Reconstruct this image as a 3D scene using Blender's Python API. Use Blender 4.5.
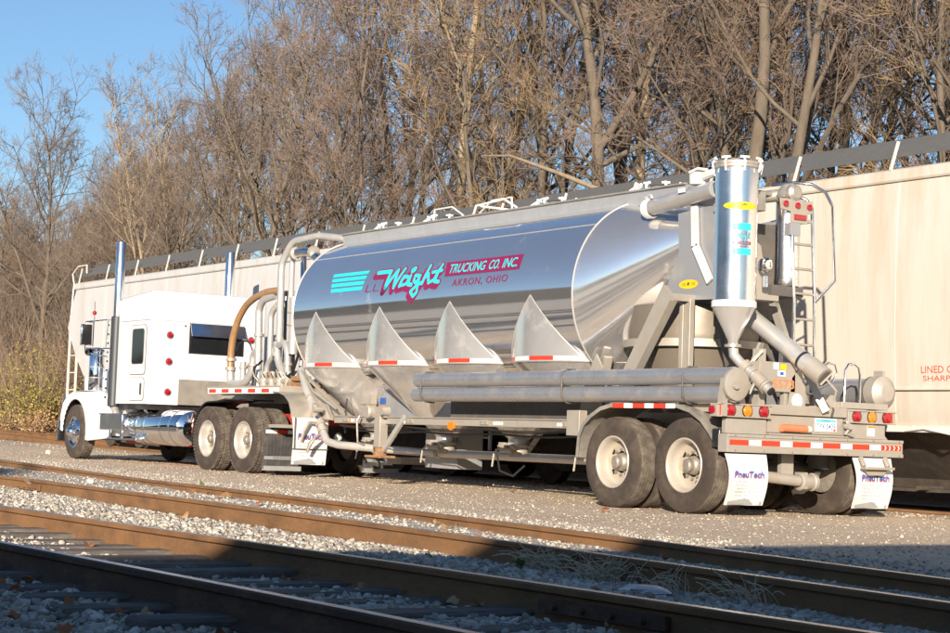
import bpy, math, random
import numpy as np
from mathutils import Vector, Matrix
PI = math.pi
rad = math.radians
SC = bpy.context.scene
for o in list(bpy.data.objects):
    bpy.data.objects.remove(o)
COL = SC.collection

# ------------------------------------------------------------------ camera
cam_d = bpy.data.cameras.new('camera')
cam = bpy.data.objects.new('camera', cam_d)
COL.objects.link(cam)
SC.camera = cam
cam_d.sensor_fit = 'HORIZONTAL'
cam_d.sensor_width = 36.0
cam_d.lens = 68.67
cam_d.clip_start = 0.1
cam_d.clip_end = 3000
yaw, pitch, roll = rad(33.745), rad(3.906), 0.0354
fw = Vector((-math.cos(yaw) * math.cos(pitch), math.sin(yaw) * math.cos(pitch), math.sin(pitch)))
rt = fw.cross(Vector((0, 0, 1))).normalized()
up = rt.cross(fw)
r2 = math.cos(roll) * rt + math.sin(roll) * up
u2 = -math.sin(roll) * rt + math.cos(roll) * up
m = Matrix((r2, u2, -fw)).transposed().to_4x4()
m.translation = Vector((0, 0, 0.703))
cam.matrix_world = m

# ------------------------------------------------------------------ sky and sun
SUN_EL, SUN_AZ = 15.0, 43.0          # light travels towards -X and +Y
world = bpy.data.worlds.new('World')
SC.world = world
world.use_nodes = True
wn = world.node_tree.nodes
wn.clear()
wo = wn.new('ShaderNodeOutputWorld')
wb = wn.new('ShaderNodeBackground')
ws = wn.new('ShaderNodeTexSky')
ws.sky_type = 'NISHITA'
ws.sun_disc = False
ws.sun_elevation = rad(SUN_EL)
sd = Vector((math.cos(rad(SUN_AZ)), -math.sin(rad(SUN_AZ)), 0))    # towards the sun
ws.sun_rotation = math.atan2(sd.x, sd.y)
ws.altitude = 300
ws.air_density = 1.0
ws.dust_density = 0.25
ws.ozone_density = 3.6
wb.inputs['Strength'].default_value = 0.078
world.node_tree.links.new(ws.outputs[0], wb.inputs['Color'])
world.node_tree.links.new(wb.outputs[0], wo.inputs['Surface'])
sun_d = bpy.data.lights.new('sun', 'SUN')
sun_d.energy = 4.9
sun_d.angle = rad(0.5)
sun_d.color = (1.0, 0.86, 0.695)
sun = bpy.data.objects.new('sun', sun_d)
COL.objects.link(sun)
tosun = Vector((sd.x * math.cos(rad(SUN_EL)), sd.y * math.cos(rad(SUN_EL)), math.sin(rad(SUN_EL))))
sun.rotation_euler = tosun.to_track_quat('Z', 'Y').to_euler()
SC.view_settings.view_transform = 'Standard'
SC.view_settings.look = 'None'
SC.view_settings.gamma = 1.0
SC.view_settings.exposure = 0.86
SC.render.engine = 'CYCLES'

# ------------------------------------------------------------------ materials
MAT = {}
def mat(name, col, rough=0.5, metal=0.0, var=0.12, scale=6.0, dirt=None, bump=0.0, bscale=60.0,
        spec=0.5, coat=0.0, trans=0.0, stretch=(1, 1, 1), rvar=0.0, emit=None):
    """dirt = (colour, amount, scale)"""
    m = bpy.data.materials.new(name)
    m.use_nodes = True
    nt = m.node_tree
    N, L = nt.nodes, nt.links
    b = N['Principled BSDF']
    tc = N.new('ShaderNodeTexCoord')
    mp = N.new('ShaderNodeMapping')
    mp.inputs['Scale'].default_value = stretch
    L.new(tc.outputs['Object'], mp.inputs['Vector'])
    nz = N.new('ShaderNodeTexNoise')
    nz.inputs['Scale'].default_value = scale
    nz.inputs['Detail'].default_value = 6
    nz.inputs['Roughness'].default_value = 0.65
    L.new(mp.outputs[0], nz.inputs['Vector'])
    mx = N.new('ShaderNodeMix')
    mx.data_type = 'RGBA'
    c = np.array(col)
    mx.inputs['A'].default_value = (*np.clip(c * (1 - var * 1.6), 0, 1), 1)
    mx.inputs['B'].default_value = (*np.clip(c * (1 + var * 1.6), 0, 1), 1)
    L.new(nz.outputs['Fac'], mx.inputs['Factor'])
    out = mx.outputs['Result']
    if dirt:
        dn = N.new('ShaderNodeTexNoise')
        dn.inputs['Scale'].default_value = dirt[2]
        dn.inputs['Detail'].default_value = 8
        dn.inputs['Roughness'].default_value = 0.7
        L.new(mp.outputs[0], dn.inputs['Vector'])
        rp = N.new('ShaderNodeValToRGB')
        rp.color_ramp.elements[0].position = max(0.0, 0.62 - dirt[1] * 0.4)
        rp.color_ramp.elements[1].position = min(1.0, 0.86 - dirt[1] * 0.25)
        L.new(dn.outputs['Fac'], rp.inputs['Fac'])
        m2 = N.new('ShaderNodeMix')
        m2.data_type = 'RGBA'
        L.new(rp.outputs['Color'], m2.inputs['Factor'])
        L.new(out, m2.inputs['A'])
        m2.inputs['B'].default_value = (*dirt[0], 1)
        out = m2.outputs['Result']
        if metal > 0:
            mm = N.new('ShaderNodeMapRange')
            mm.inputs['To Min'].default_value = metal
            mm.inputs['To Max'].default_value = metal * 0.25
            L.new(rp.outputs['Color'], mm.inputs['Value'])
            L.new(mm.outputs[0], b.inputs['Metallic'])
    L.new(out, b.inputs['Base Color'])
    if not (dirt and metal > 0):
        b.inputs['Metallic'].default_value = metal
    if rvar > 0:
        rr = N.new('ShaderNodeMapRange')
        rr.inputs['From Min'].default_value = 0.3
        rr.inputs['From Max'].default_value = 0.7
        rr.inputs['To Min'].default_value = max(0.02, rough - rvar)
        rr.inputs['To Max'].default_value = min(1, rough + rvar)
        L.new(nz.outputs['Fac'], rr.inputs['Value'])
        L.new(rr.outputs[0], b.inputs['Roughness'])
    else:
        b.inputs['Roughness'].default_value = rough
    b.inputs['Specular IOR Level'].default_value = spec
    b.inputs['Coat Weight'].default_value = coat
    b.inputs['Coat Roughness'].default_value = 0.05
    if trans:
        b.inputs['Transmission Weight'].default_value = trans
    if bump > 0:
        bn = N.new('ShaderNodeTexNoise')
        bn.inputs['Scale'].default_value = bscale
        bn.inputs['Detail'].default_value = 5
        L.new(mp.outputs[0], bn.inputs['Vector'])
        bp = N.new('ShaderNodeBump')
        bp.inputs['Strength'].default_value = bump
        bp.inputs['Distance'].default_value = 0.02
        L.new(bn.outputs['Fac'], bp.inputs['Height'])
        L.new(bp.outputs[0], b.inputs['Normal'])
    MAT[name] = m
    return m

TAN = (0.36, 0.30, 0.23)
mat('polished_aluminium', (0.83, 0.84, 0.855), 0.07, 0.925, 0.04, 2.0, dirt=((0.50, 0.47, 0.43), 0.03, 1.3), rvar=0.03, bump=0.025, bscale=2.2)
mat('satin_aluminium', (0.84, 0.84, 0.84), 0.24, 1.0, 0.04, 3.0, dirt=((0.60, 0.57, 0.53), 0.05, 1.6), rvar=0.06, bump=0.015, bscale=3)
mat('hopper_aluminium', (0.74, 0.74, 0.74), 0.20, 0.72, 0.08, 3.0, dirt=((0.44, 0.40, 0.35), 0.20, 2.2), rvar=0.08, bump=0.02, bscale=3.0)
mat('cone_aluminium', (0.84, 0.83, 0.82), 0.12, 0.88, 0.05, 1.5, dirt=((0.50, 0.46, 0.40), 0.05, 1.8), rvar=0.05, bump=0.012, bscale=2.0)
mat('bright_aluminium', (0.82, 0.82, 0.82), 0.16, 1.0, 0.05, 5.0, rvar=0.05, bump=0.015, bscale=8.0)
mat('dull_aluminium', (0.45, 0.425, 0.38), 0.42, 0.65, 0.10, 5.0, dirt=((0.40, 0.34, 0.27), 0.45, 3.0), bump=0.05, bscale=40)
mat('pipe_aluminium', (0.56, 0.55, 0.53), 0.34, 0.55, 0.08, 6.0, dirt=((0.46, 0.40, 0.33), 0.30, 4.0), bump=0.03, bscale=30)
mat('dusty_frame', (0.38, 0.355, 0.315), 0.5, 0.3, 0.12, 5.0, dirt=((0.31, 0.26, 0.20), 0.4, 3.0), bump=0.08, bscale=50)
mat('dark_frame', (0.10, 0.095, 0.09), 0.65, 0.1, 0.2, 6.0, dirt=((0.16, 0.13, 0.10), 0.4, 4.0))
mat('grey_panel', (0.30, 0.31, 0.33), 0.38, 0.3, 0.06, 3.0, dirt=((0.36, 0.33, 0.29), 0.2, 2.0))
mat('tube_metal', (0.42, 0.43, 0.45), 0.30, 0.65, 0.07, 4.0, dirt=((0.33, 0.29, 0.24), 0.25, 3.0), rvar=0.06)
mat('weld', (0.58, 0.56, 0.52), 0.38, 0.5, 0.1, 20.0)
mat('chrome', (0.85, 0.86, 0.88), 0.05, 1.0, 0.03, 3.0)
mat('white_paint', (0.70, 0.70, 0.71), 0.28, 0.0, 0.02, 2.0, dirt=((0.62, 0.58, 0.52), 0.05, 2.0), coat=0.5)
mat('white_vinyl', (0.66, 0.65, 0.64), 0.5, 0.0, 0.04, 5.0, dirt=((0.50, 0.45, 0.40), 0.25, 5.0))
mat('black_paint', (0.018, 0.018, 0.02), 0.3, 0.0, 0.2, 5.0, dirt=((0.10, 0.085, 0.07), 0.25, 4.0))
mat('heat_shield', (0.055, 0.06, 0.07), 0.45, 0.3, 0.1, 5.0)
mat('rubber_flap', (0.045, 0.045, 0.048), 0.7, 0.0, 0.2, 8.0, dirt=((0.13, 0.11, 0.09), 0.35, 4.0))
mat('tyre_rubber', (0.045, 0.034, 0.027), 0.85, 0.0, 0.22, 7.0, dirt=((0.10, 0.077, 0.058), 0.42, 5.0), bump=0.15, bscale=70)
mat('tread_rubber', (0.085, 0.069, 0.056), 0.9, 0.0, 0.2, 14.0, dirt=((0.22, 0.19, 0.15), 0.5, 9.0), bump=0.3, bscale=90)
mat('alloy_wheel', (0.62, 0.60, 0.57), 0.36, 0.6, 0.07, 7.0, dirt=((0.40, 0.34, 0.27), 0.25, 6.0))
mat('grating', (0.13, 0.132, 0.135), 0.6, 0.3, 0.1, 6.0)
mat('dusty_wheel', (0.52, 0.485, 0.43), 0.38, 0.35, 0.08, 7.0, dirt=((0.42, 0.34, 0.25), 0.35, 6.0))
mat('disc_tan', (0.42, 0.37, 0.30), 0.55, 0.2, 0.12, 9.0, dirt=((0.24, 0.18, 0.12), 0.4, 9.0))  # darker tan for the inner disc of the dished wheels
mat('hopper_brown', (0.20, 0.172, 0.14), 0.45, 0.3, 0.15, 3.0, dirt=((0.13, 0.105, 0.08), 0.45, 3.0))  # browner and darker than the other hoppers
mat('hub_metal', (0.34, 0.31, 0.27), 0.5, 0.5, 0.2, 18.0, dirt=((0.15, 0.11, 0.08), 0.4, 12.0))
mat('dark_hole', (0.012, 0.011, 0.01), 0.9)
mat('red_frame', (0.42, 0.025, 0.02), 0.4, 0.0, 0.15, 6.0, dirt=((0.22, 0.12, 0.09), 0.35, 4.0))
mat('red_tape', (0.60, 0.045, 0.02), 0.4, 0.0, 0.06, 8.0, spec=0.6)
mat('white_tape', (0.80, 0.79, 0.77), 0.4, 0.0, 0.03, 8.0)
mat('red_lens', (0.30, 0.005, 0.012), 0.15, 0.0, 0.1, 20.0, coat=0.6)
mat('amber_lens', (0.75, 0.20, 0.01), 0.18, 0.0, 0.1, 20.0, coat=0.6)
mat('lamp_glass', (0.62, 0.72, 0.68), 0.12, 0.2, 0.1, 30.0, coat=0.7)
mat('orange_plastic', (0.62, 0.19, 0.09), 0.55, 0.0, 0.08, 10.0)
mat('tinted_glass', (0.012, 0.013, 0.015), 0.06, 0.0, 0.1, 2.0, spec=0.6)
mat('cyan_vinyl', (0.03, 0.62, 0.66), 0.4, 0.0, 0.04, 4.0)
mat('maroon_vinyl', (0.22, 0.012, 0.075), 0.4, 0.0, 0.05, 4.0)
mat('yellow_vinyl', (0.80, 0.50, 0.01), 0.4, 0.0, 0.04, 6.0)
mat('blue_ink', (0.02, 0.10, 0.36), 0.5)
mat('red_ink', (0.55, 0.08, 0.05), 0.5)
mat('grey_ink', (0.24, 0.27, 0.38), 0.6)
mat('dark_ink', (0.03, 0.03, 0.04), 0.5)
mat('orange_ink', (0.68, 0.20, 0.08), 0.5)
mat('plate_blue', (0.15, 0.52, 0.62), 0.4)
mat('brown_hose', (0.30, 0.17, 0.08), 0.35, 0.0, 0.2, 10.0, stretch=(1, 1, 1), coat=0.3)
mat('black_hose', (0.02, 0.02, 0.022), 0.5)
mat('rusty_iron', (0.34, 0.19, 0.09), 0.85, 0.1, 0.25, 12.0, dirt=((0.14, 0.07, 0.04), 0.5, 10.0), bump=0.3)
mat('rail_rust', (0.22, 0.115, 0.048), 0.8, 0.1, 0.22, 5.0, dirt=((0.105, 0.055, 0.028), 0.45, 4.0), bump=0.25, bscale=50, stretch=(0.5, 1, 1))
mat('rail_shaded', (0.075, 0.042, 0.026), 0.85, 0.1, 0.25, 5.0, dirt=((0.20, 0.11, 0.055), 0.35, 4.0), bump=0.25, bscale=50, stretch=(0.5, 1, 1))  # rusty rail with the foreground shade put into its darker colour
mat('rail_top', (0.42, 0.41, 0.40), 0.3, 0.9, 0.15, 9.0, dirt=((0.14, 0.09, 0.06), 0.25, 7.0), stretch=(0.25, 1, 1))
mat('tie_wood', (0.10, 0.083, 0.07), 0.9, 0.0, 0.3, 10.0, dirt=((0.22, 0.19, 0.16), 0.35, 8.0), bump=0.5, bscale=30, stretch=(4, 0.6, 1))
mat('galvanised', (0.44, 0.45, 0.46), 0.5, 0.5, 0.12, 6.0)
mat('bogie_iron', (0.05, 0.042, 0.036), 0.85, 0.0, 0.25, 8.0, dirt=((0.11, 0.075, 0.05), 0.4, 6.0))
mat('car_white', (0.485, 0.495, 0.50), 0.55, 0.0, 0.05, 1.2, dirt=((0.42, 0.37, 0.31), 0.30, 0.9), stretch=(3.0, 1, 0.35))
mat('car_trim', (0.64, 0.62, 0.58), 0.55, 0.0, 0.06, 3.0, dirt=((0.36, 0.26, 0.17), 0.30, 3.0))
mat('yellow_paint', (0.72, 0.42, 0.02), 0.5, 0.0, 0.1, 6.0)
mat('shed_metal', (0.33, 0.31, 0.28), 0.6, 0.2, 0.1, 2.0)
mat('bark_grey', (0.14, 0.113, 0.087), 0.95, 0.0, 0.30, 5.0, dirt=((0.10, 0.08, 0.055), 0.45, 4.0), bump=0.8, bscale=25, stretch=(1, 1, 0.35))
mat('bark_pale', (0.30, 0.235, 0.155), 0.95, 0.0, 0.25, 5.0, dirt=((0.17, 0.13, 0.09), 0.40, 4.0), bump=0.6, bscale=25, stretch=(1, 1, 0.35))
mat('bark_dark', (0.11, 0.088, 0.066), 0.95, 0.0, 0.30, 5.0, bump=0.8, bscale=25, stretch=(1, 1, 0.35))
mat('twig_brown', (0.178, 0.126, 0.098), 0.9, 0.0, 0.35, 0.8)
mat('twig_grey', (0.18, 0.14, 0.112), 0.9, 0.0, 0.35, 0.8)
mat('twig_gold', (0.235, 0.165, 0.085), 0.9, 0.0, 0.35, 0.8)
mat('brush_stem', (0.19, 0.135, 0.095), 0.95, 0.0, 0.45, 0.35)
mat('shrub_leaf', (0.27, 0.225, 0.045), 0.7, 0.0, 0.4, 1.5)
mat('dry_leaf', (0.30, 0.115, 0.045), 0.8, 0.0, 0.4, 14.0)
mat('tan_leaf', (0.36, 0.22, 0.11), 0.8, 0.0, 0.35, 14.0)
mat('dry_grass', (0.42, 0.34, 0.235), 0.85, 0.0, 0.25, 9.0)
mat('green_leaf', (0.09, 0.15, 0.03), 0.6, 0.0, 0.3, 9.0)
mat('pale_rock', (0.55, 0.52, 0.46), 0.9, 0.0, 0.15, 9.0, bump=0.5, bscale=25)

def add_streaks(m, zlo, zhi, col, strength=0.6):
    """rust that runs down from the roof edge: a stain on the car itself"""
    nt = m.node_tree; N, L = nt.nodes, nt.links
    b = N['Principled BSDF']
    src = b.inputs['Base Color'].links[0].from_socket
    g = N.new('ShaderNodeNewGeometry')
    sp = N.new('ShaderNodeSeparateXYZ'); L.new(g.outputs['Position'], sp.inputs[0])
    mr = N.new('ShaderNodeMapRange'); mr.inputs['From Min'].default_value = zlo; mr.inputs['From Max'].default_value = zhi
    L.new(sp.outputs['Z'], mr.inputs['Value'])
    mp = N.new('ShaderNodeMapping'); mp.inputs['Scale'].default_value = (2.2, 0.2, 0.35)
    L.new(g.outputs['Position'], mp.inputs['Vector'])
    nz = N.new('ShaderNodeTexNoise'); nz.inputs['Scale'].default_value = 1.6; nz.inputs['Detail'].default_value = 9; nz.inputs['Roughness'].default_value = 0.7
    L.new(mp.outputs[0], nz.inputs['Vector'])
    r = N.new('ShaderNodeMapRange'); r.inputs['From Min'].default_value = 0.48; r.inputs['From Max'].default_value = 0.72
    L.new(nz.outputs['Fac'], r.inputs['Value'])
    mu = N.new('ShaderNodeMath'); mu.operation = 'MULTIPLY'; L.new(mr.outputs[0], mu.inputs[0]); L.new(r.outputs[0], mu.inputs[1])
    mu2 = N.new('ShaderNodeMath'); mu2.operation = 'MULTIPLY'; mu2.inputs[1].default_value = strength; L.new(mu.outputs[0], mu2.inputs[0])
    mx = N.new('ShaderNodeMix'); mx.data_type = 'RGBA'
    L.new(mu2.outputs[0], mx.inputs['Factor']); L.new(src, mx.inputs['A']); mx.inputs['B'].default_value = (*col, 1)
    L.new(mx.outputs['Result'], b.inputs['Base Color'])
mat('car_cream', (0.545, 0.51, 0.455), 0.55, 0.0, 0.05, 1.2, dirt=((0.45, 0.38, 0.30), 0.30, 0.8), stretch=(2.5, 1, 0.3))
add_streaks(MAT['car_cream'], 2.2, 4.3, (0.55, 0.27, 0.08), 0.55)
add_streaks(MAT['car_white'], 2.6, 4.4, (0.42, 0.32, 0.22), 0.30)

# ------------------------------------------------------------------ mesh helpers
class MB:
    def __init__(s):
        s.v = []; s.f = []; s.mi = []; s.n = 0
    def add(s, v, f, mi=0):
        s.v.append(np.asarray(v, float).reshape(-1, 3))
        for q in f:
            s.f.append([i + s.n for i in q]); s.mi.append(mi)
        s.n += len(s.v[-1])
        return s
    def box(s, a, b, mi=0):
        (x0, y0, z0), (x1, y1, z1) = a, b
        v = [(x0, y0, z0), (x1, y0, z0), (x1, y1, z0), (x0, y1, z0), (x0, y0, z1), (x1, y0, z1), (x1, y1, z1), (x0, y1, z1)]
        return s.add(v, [(0, 3, 2, 1), (4, 5, 6, 7), (0, 1, 5, 4), (1, 2, 6, 5), (2, 3, 7, 6), (3, 0, 4, 7)], mi)
    def bar(s, p, q, w, h, upv=(0, 0, 1), mi=0):
        p, q = Vector(p), Vector(q)
        d = (q - p).normalized(); u = Vector(upv)
        if abs(d.dot(u)) > 0.98: u = Vector((1, 0, 0))
        a = d.cross(u).normalized() * (w / 2); c = a.normalized().cross(d).normalized() * (h / 2)
        v = [p - a - c, p + a - c, p + a + c, p - a + c, q - a - c, q + a - c, q + a + c, q - a + c]
        return s.add([tuple(x) for x in v], [(0, 1, 2, 3), (4, 7, 6, 5), (0, 4, 5, 1), (1, 5, 6, 2), (2, 6, 7, 3), (3, 7, 4, 0)], mi)
    def tube(s, path, r, n=10, caps=True, mi=0):
        P = [Vector(p) for p in path]; k = len(P)
        R = [r] * k if not hasattr(r, '__len__') else list(r)
        T = []
        for i in range(k):
            t = Vector((0, 0, 0))
            if i > 0: t += (P[i] - P[i - 1]).normalized()
            if i < k - 1: t += (P[i + 1] - P[i]).normalized()
            T.append(t.normalized())
        u = Vector((0, 0, 1)) if abs(T[0].z) < 0.9 else Vector((1, 0, 0))
        a = T[0].cross(u).normalized()
        v = []
        for i in range(k):
            a = (a - T[i] * a.dot(T[i])).normalized()
            b = T[i].cross(a)
            for j in range(n):
                t = 2 * PI * j / n
                v.append(tuple(P[i] + (a * math.cos(t) + b * math.sin(t)) * R[i]))
        f = []
        for i in range(k - 1):
            for j in range(n):
                j2 = (j + 1) % n
                f.append((i * n + j, i * n + j2, (i + 1) * n + j2, (i + 1) * n + j))
        if caps:
            f.append(tuple(range(n))[::-1]); f.append(tuple((k - 1) * n + j for j in range(n)))
        return s.add(v, f, mi)
    def lathe(s, prof, org, axis='z', n=32, mi=0, a0=0.0, a1=2 * PI):
        """prof: (radius, distance along axis)"""
        full = abs(a1 - a0 - 2 * PI) < 1e-6
        cnt = n if full else n + 1
        v = []
        for r, t in prof:
            for j in range(cnt):
                a = a0 + (a1 - a0) * j / n
                c, d = r * math.cos(a), r * math.sin(a)
                if axis == 'z': p = (c, d, t)
                elif axis == 'x': p = (t, c, d)
                else: p = (d, t, c)
                v.append((org[0] + p[0], org[1] + p[1], org[2] + p[2]))
        f = []
        for i in range(len(prof) - 1):
            for j in range(n):
                j2 = (j + 1) % cnt
                f.append((i * cnt + j, i * cnt + j2, (i + 1) * cnt + j2, (i + 1) * cnt + j))
        return s.add(v, f, mi)
    def cyl(s, p, q, r, n=16, mi=0):
        return s.tube([p, q], r, n, True, mi)
    def loft(s, rings, mi=0, closed=True, cap0=False, cap1=False):
        n = len(rings[0]); v = [p for r in rings for p in r]; f = []
        for i in range(len(rings) - 1):
            for j in range(n if closed else n - 1):
                j2 = (j + 1) % n
                f.append((i * n + j, i * n + j2, (i + 1) * n + j2, (i + 1) * n + j))
        if cap0: f.append(tuple(range(n))[::-1])
        if cap1: f.append(tuple((len(rings) - 1) * n + j for j in range(n)))
        return s.add(v, f, mi)
    def prism(s, poly, plane, t0, t1, mi=0):
        n = len(poly)
        def P(a, b, t):
            return {'xz': (a, t, b), 'yz': (t, a, b), 'xy': (a, b, t)}[plane]
        v = [P(a, b, t0) for a, b in poly] + [P(a, b, t1) for a, b in poly]
        f = [tuple(range(n)), tuple(range(2 * n - 1, n - 1, -1))]
        for j in range(n):
            j2 = (j + 1) % n
            f.append((j, n + j, n + j2, j2))
        return s.add(v, f, mi)
    def strip(s, poly, plane, t0, t1, th, mi=0):
        """a bent sheet: polyline with thickness, extruded from t0 to t1"""
        pts = [np.array(p, float) for p in poly]
        nor = []
        for i in range(len(pts)):
            d = pts[min(i + 1, len(pts) - 1)] - pts[max(i - 1, 0)]
            d /= np.linalg.norm(d); nor.append(np.array([-d[1], d[0]]))
        inner = [tuple(p - n * th) for p, n in zip(pts, nor)]
        return s.prism([tuple(p) for p in pts] + inner[::-1], plane, t0, t1, mi)
    def mesh(s, name, mats, smooth=35, org=(0, 0, 0)):
        v = np.concatenate(s.v) - np.array(org)
        me = bpy.data.meshes.new(name)
        me.from_pydata(v.tolist(), [], s.f)
        for mm in mats: me.materials.append(mm if not isinstance(mm, str) else MAT[mm])
        me.polygons.foreach_set('material_index', s.mi)
        import bmesh
        bm = bmesh.new(); bm.from_mesh(me)
        bmesh.ops.recalc_face_normals(bm, faces=bm.faces)
        bm.to_mesh(me); bm.free()
        if smooth:
            me.polygons.foreach_set('use_smooth', [True] * len(me.polygons))
            me.set_sharp_from_angle(angle=rad(smooth))
        me.update()
        return me
    def build(s, name, mats, parent=None, smooth=35, bevel=0.0, seg=2):
        if not isinstance(mats, (list, tuple)): mats = [mats]
        org = ORG.get(parent.name, (0, 0, 0)) if parent else (0, 0, 0)
        o = bpy.data.objects.new(name, s.mesh(name, mats, smooth, org))
        COL.objects.link(o)
        if parent: o.parent = parent
        ORG[o.name] = org
        if bevel > 0:
            b = o.modifiers.new('bevel', 'BEVEL'); b.width = bevel; b.segments = seg; b.limit_method = 'ANGLE'; b.angle_limit = rad(40)
            b.harden_normals = False
        return o
ORG = {}
def tag(o, label=None, cat=None, group=None, kind=None):
    if label: o['label'] = label
    if cat: o['category'] = cat
    if group: o['group'] = group
    if kind: o['kind'] = kind
    return o
def thing(name, label, cat, loc, group=None):
    o = bpy.data.objects.new(name, None)
    o.empty_display_size = 0.3
    COL.objects.link(o); o.location = loc
    ORG[o.name] = tuple(loc)
    return tag(o, label, cat, group)
def solo(mb, name, mats, label, cat, group=None, kind=None, smooth=35, loc=None, bevel=0):
    """a thing that is one mesh, its origin at its base"""
    if not isinstance(mats, (list, tuple)): mats = [mats]
    if loc is None:
        v = np.concatenate(mb.v); loc = ((v[:, 0].min() + v[:, 0].max()) / 2, (v[:, 1].min() + v[:, 1].max()) / 2, v[:, 2].min())
    o = bpy.data.objects.new(name, mb.mesh(name, mats, smooth, loc)); COL.objects.link(o); o.location = loc
    ORG[o.name] = tuple(loc)
    return tag(o, label, cat, group, kind)
def children(o): return [c for c in bpy.data.objects if c.parent == o]
KIDS = {}
def copy_tree(root, loc, rotz=0.0, label=None, group=None, scale=1.0, kids=None):
    """copy of a thing with copies of its parts; the meshes are shared"""
    r = root.copy(); COL.objects.link(r); r.location = loc; r.rotation_euler = (0, 0, rotz); r.scale = (scale,) * 3
    if label: r['label'] = label
    if group: r['group'] = group
    for ch in (kids if kids is not None else children(root)):
        c = ch.copy(); COL.objects.link(c); c.parent = r
    return r
def smoothstep(a, b, x):
    t = np.clip((x - a) / (b - a), 0, 1); return t * t * (3 - 2 * t)
TXT = {}
def text2d(s, size=1.0, shear=0.0, bold=0.0, space=1.0):
    """lettering as triangles in a plane"""
    k = (s, shear, bold, space)
    if k not in TXT:
        cu = bpy.data.curves.new('lettering', 'FONT'); cu.body = s; cu.size = 1.0; cu.shear = shear; cu.offset = bold
        cu.space_character = space; cu.resolution_u = 3; cu.fill_mode = 'FRONT'
        ob = bpy.data.objects.new('lettering', cu); COL.objects.link(ob)
        dg = bpy.context.evaluated_depsgraph_get(); dg.update()
        me = bpy.data.meshes.new_from_object(ob.evaluated_get(dg))
        v = np.array([x.co[:2] for x in me.vertices]); f = [tuple(p.vertices) for p in me.polygons]
        bpy.data.objects.remove(ob); bpy.data.curves.remove(cu); bpy.data.meshes.remove(me)
        TXT[k] = (v, f)
    v, f = TXT[k]
    return v * size, f
def text_fit(mb, s, fn, u0, u1, v0, v1, mi=0, shear=0.0, bold=0.0, space=1.0):
    """lettering scaled to fill u0..u1, v0..v1 and mapped by fn(u, v) onto its surface"""
    v, f = text2d(s, 1.0, shear, bold, space)
    lo, hi = v.min(0), v.max(0)
    t = (v - lo) / (hi - lo)
    mb.add([fn(u0 + (u1 - u0) * a, v0 + (v1 - v0) * b) for a, b in t], f, mi)
def quad_on(mb, fn, pts, mi=0, nu=1):
    """a four-cornered patch (uv corners: bl, br, tr, tl) laid on a surface in nu slices"""
    bl, br, tr, tl = [np.array(p, float) for p in pts]
    v = []
    for i in range(nu + 1):
        t = i / nu; a = bl + (br - bl) * t; b = tl + (tr - tl) * t
        for j in range(4):
            q = a + (b - a) * j / 3; v.append(fn(q[0], q[1]))
    f = []
    for i in range(nu):
        for j in range(3):
            f.append((i * 4 + j, i * 4 + 4 + j, i * 4 + 5 + j, i * 4 + 1 + j))
    mb.add(v, f, mi)
def ellipse_on(mb, fn, c, a, b, n=20, mi=0):
    v = []; f = []
    for i in range(n + 1):
        t = PI * i / n
        v += [fn(c[0] - a * math.cos(t), c[1] - b * math.sin(t)), fn(c[0] - a * math.cos(t), c[1] + b * math.sin(t))]
        if i: f.append((2 * i - 2, 2 * i, 2 * i + 1, 2 * i - 1))
    mb.add(v, f, mi)

# ------------------------------------------------------------------ the setting: ground, ballast, rails
F1X = np.array([-75, -45, -30, -23, -19.2, -16.3, -14.2, -11.8, -10.6, -8.8, -7.7, -6.6, -3, 6])
F1Y = np.array([14.0, 12.0, 10.45, 9.72, 9.3, 9.0, 8.76, 8.42, 8.24, 7.9, 7.72, 7.5, 6.85, 5.6])
F2X = np.array([-75, -45, -30, -22, -18.1, -15.8, -12.75, -11.3, -9.5, -8.67, -7.4, -6.5, -5.5, 6])
F2Y = np.array([8.9, 8.4, 8.0, 7.76, 7.6, 7.44, 7.12, 6.98, 6.8, 6.72, 6.58, 6.48, 6.33, 4.6])
pf1 = np.polyfit(F1X[2:13], F1Y[2:13], 3); pf2 = np.polyfit(F2X[2:13], F2Y[2:13], 3)
def far1(x):
    x = np.asarray(x, float); xc = np.clip(x, -30, -3)
    return np.polyval(pf1, xc) + (x - xc) * np.where(x < -30, -0.075, -0.15)
def far2(x):
    x = np.asarray(x, float); xc = np.clip(x, -30, -3)
    return np.polyval(pf2, xc) + (x - xc) * np.where(x < -30, -0.03, -0.15)
N1Y, N2Y, RAILZ = 4.955, 3.448, 0.057
def lot_z(x):
    return np.interp(x, [-140, -60, -49, -40, -33, -26, -18, 60], [1.2, 0.45, 0.27, 0.15, 0.09, 0.065, 0.0, -0.05])
def lump(x, y, s, seed):
    r = np.random.RandomState(seed); z = 0
    for i in range(6):
        a = r.uniform(0, 2 * PI); f = s * r.uniform(0.6, 1.7)
        z = z + np.sin((x * math.cos(a) + y * math.sin(a)) * f + r.uniform(0, 6))
    return z / 6
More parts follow.
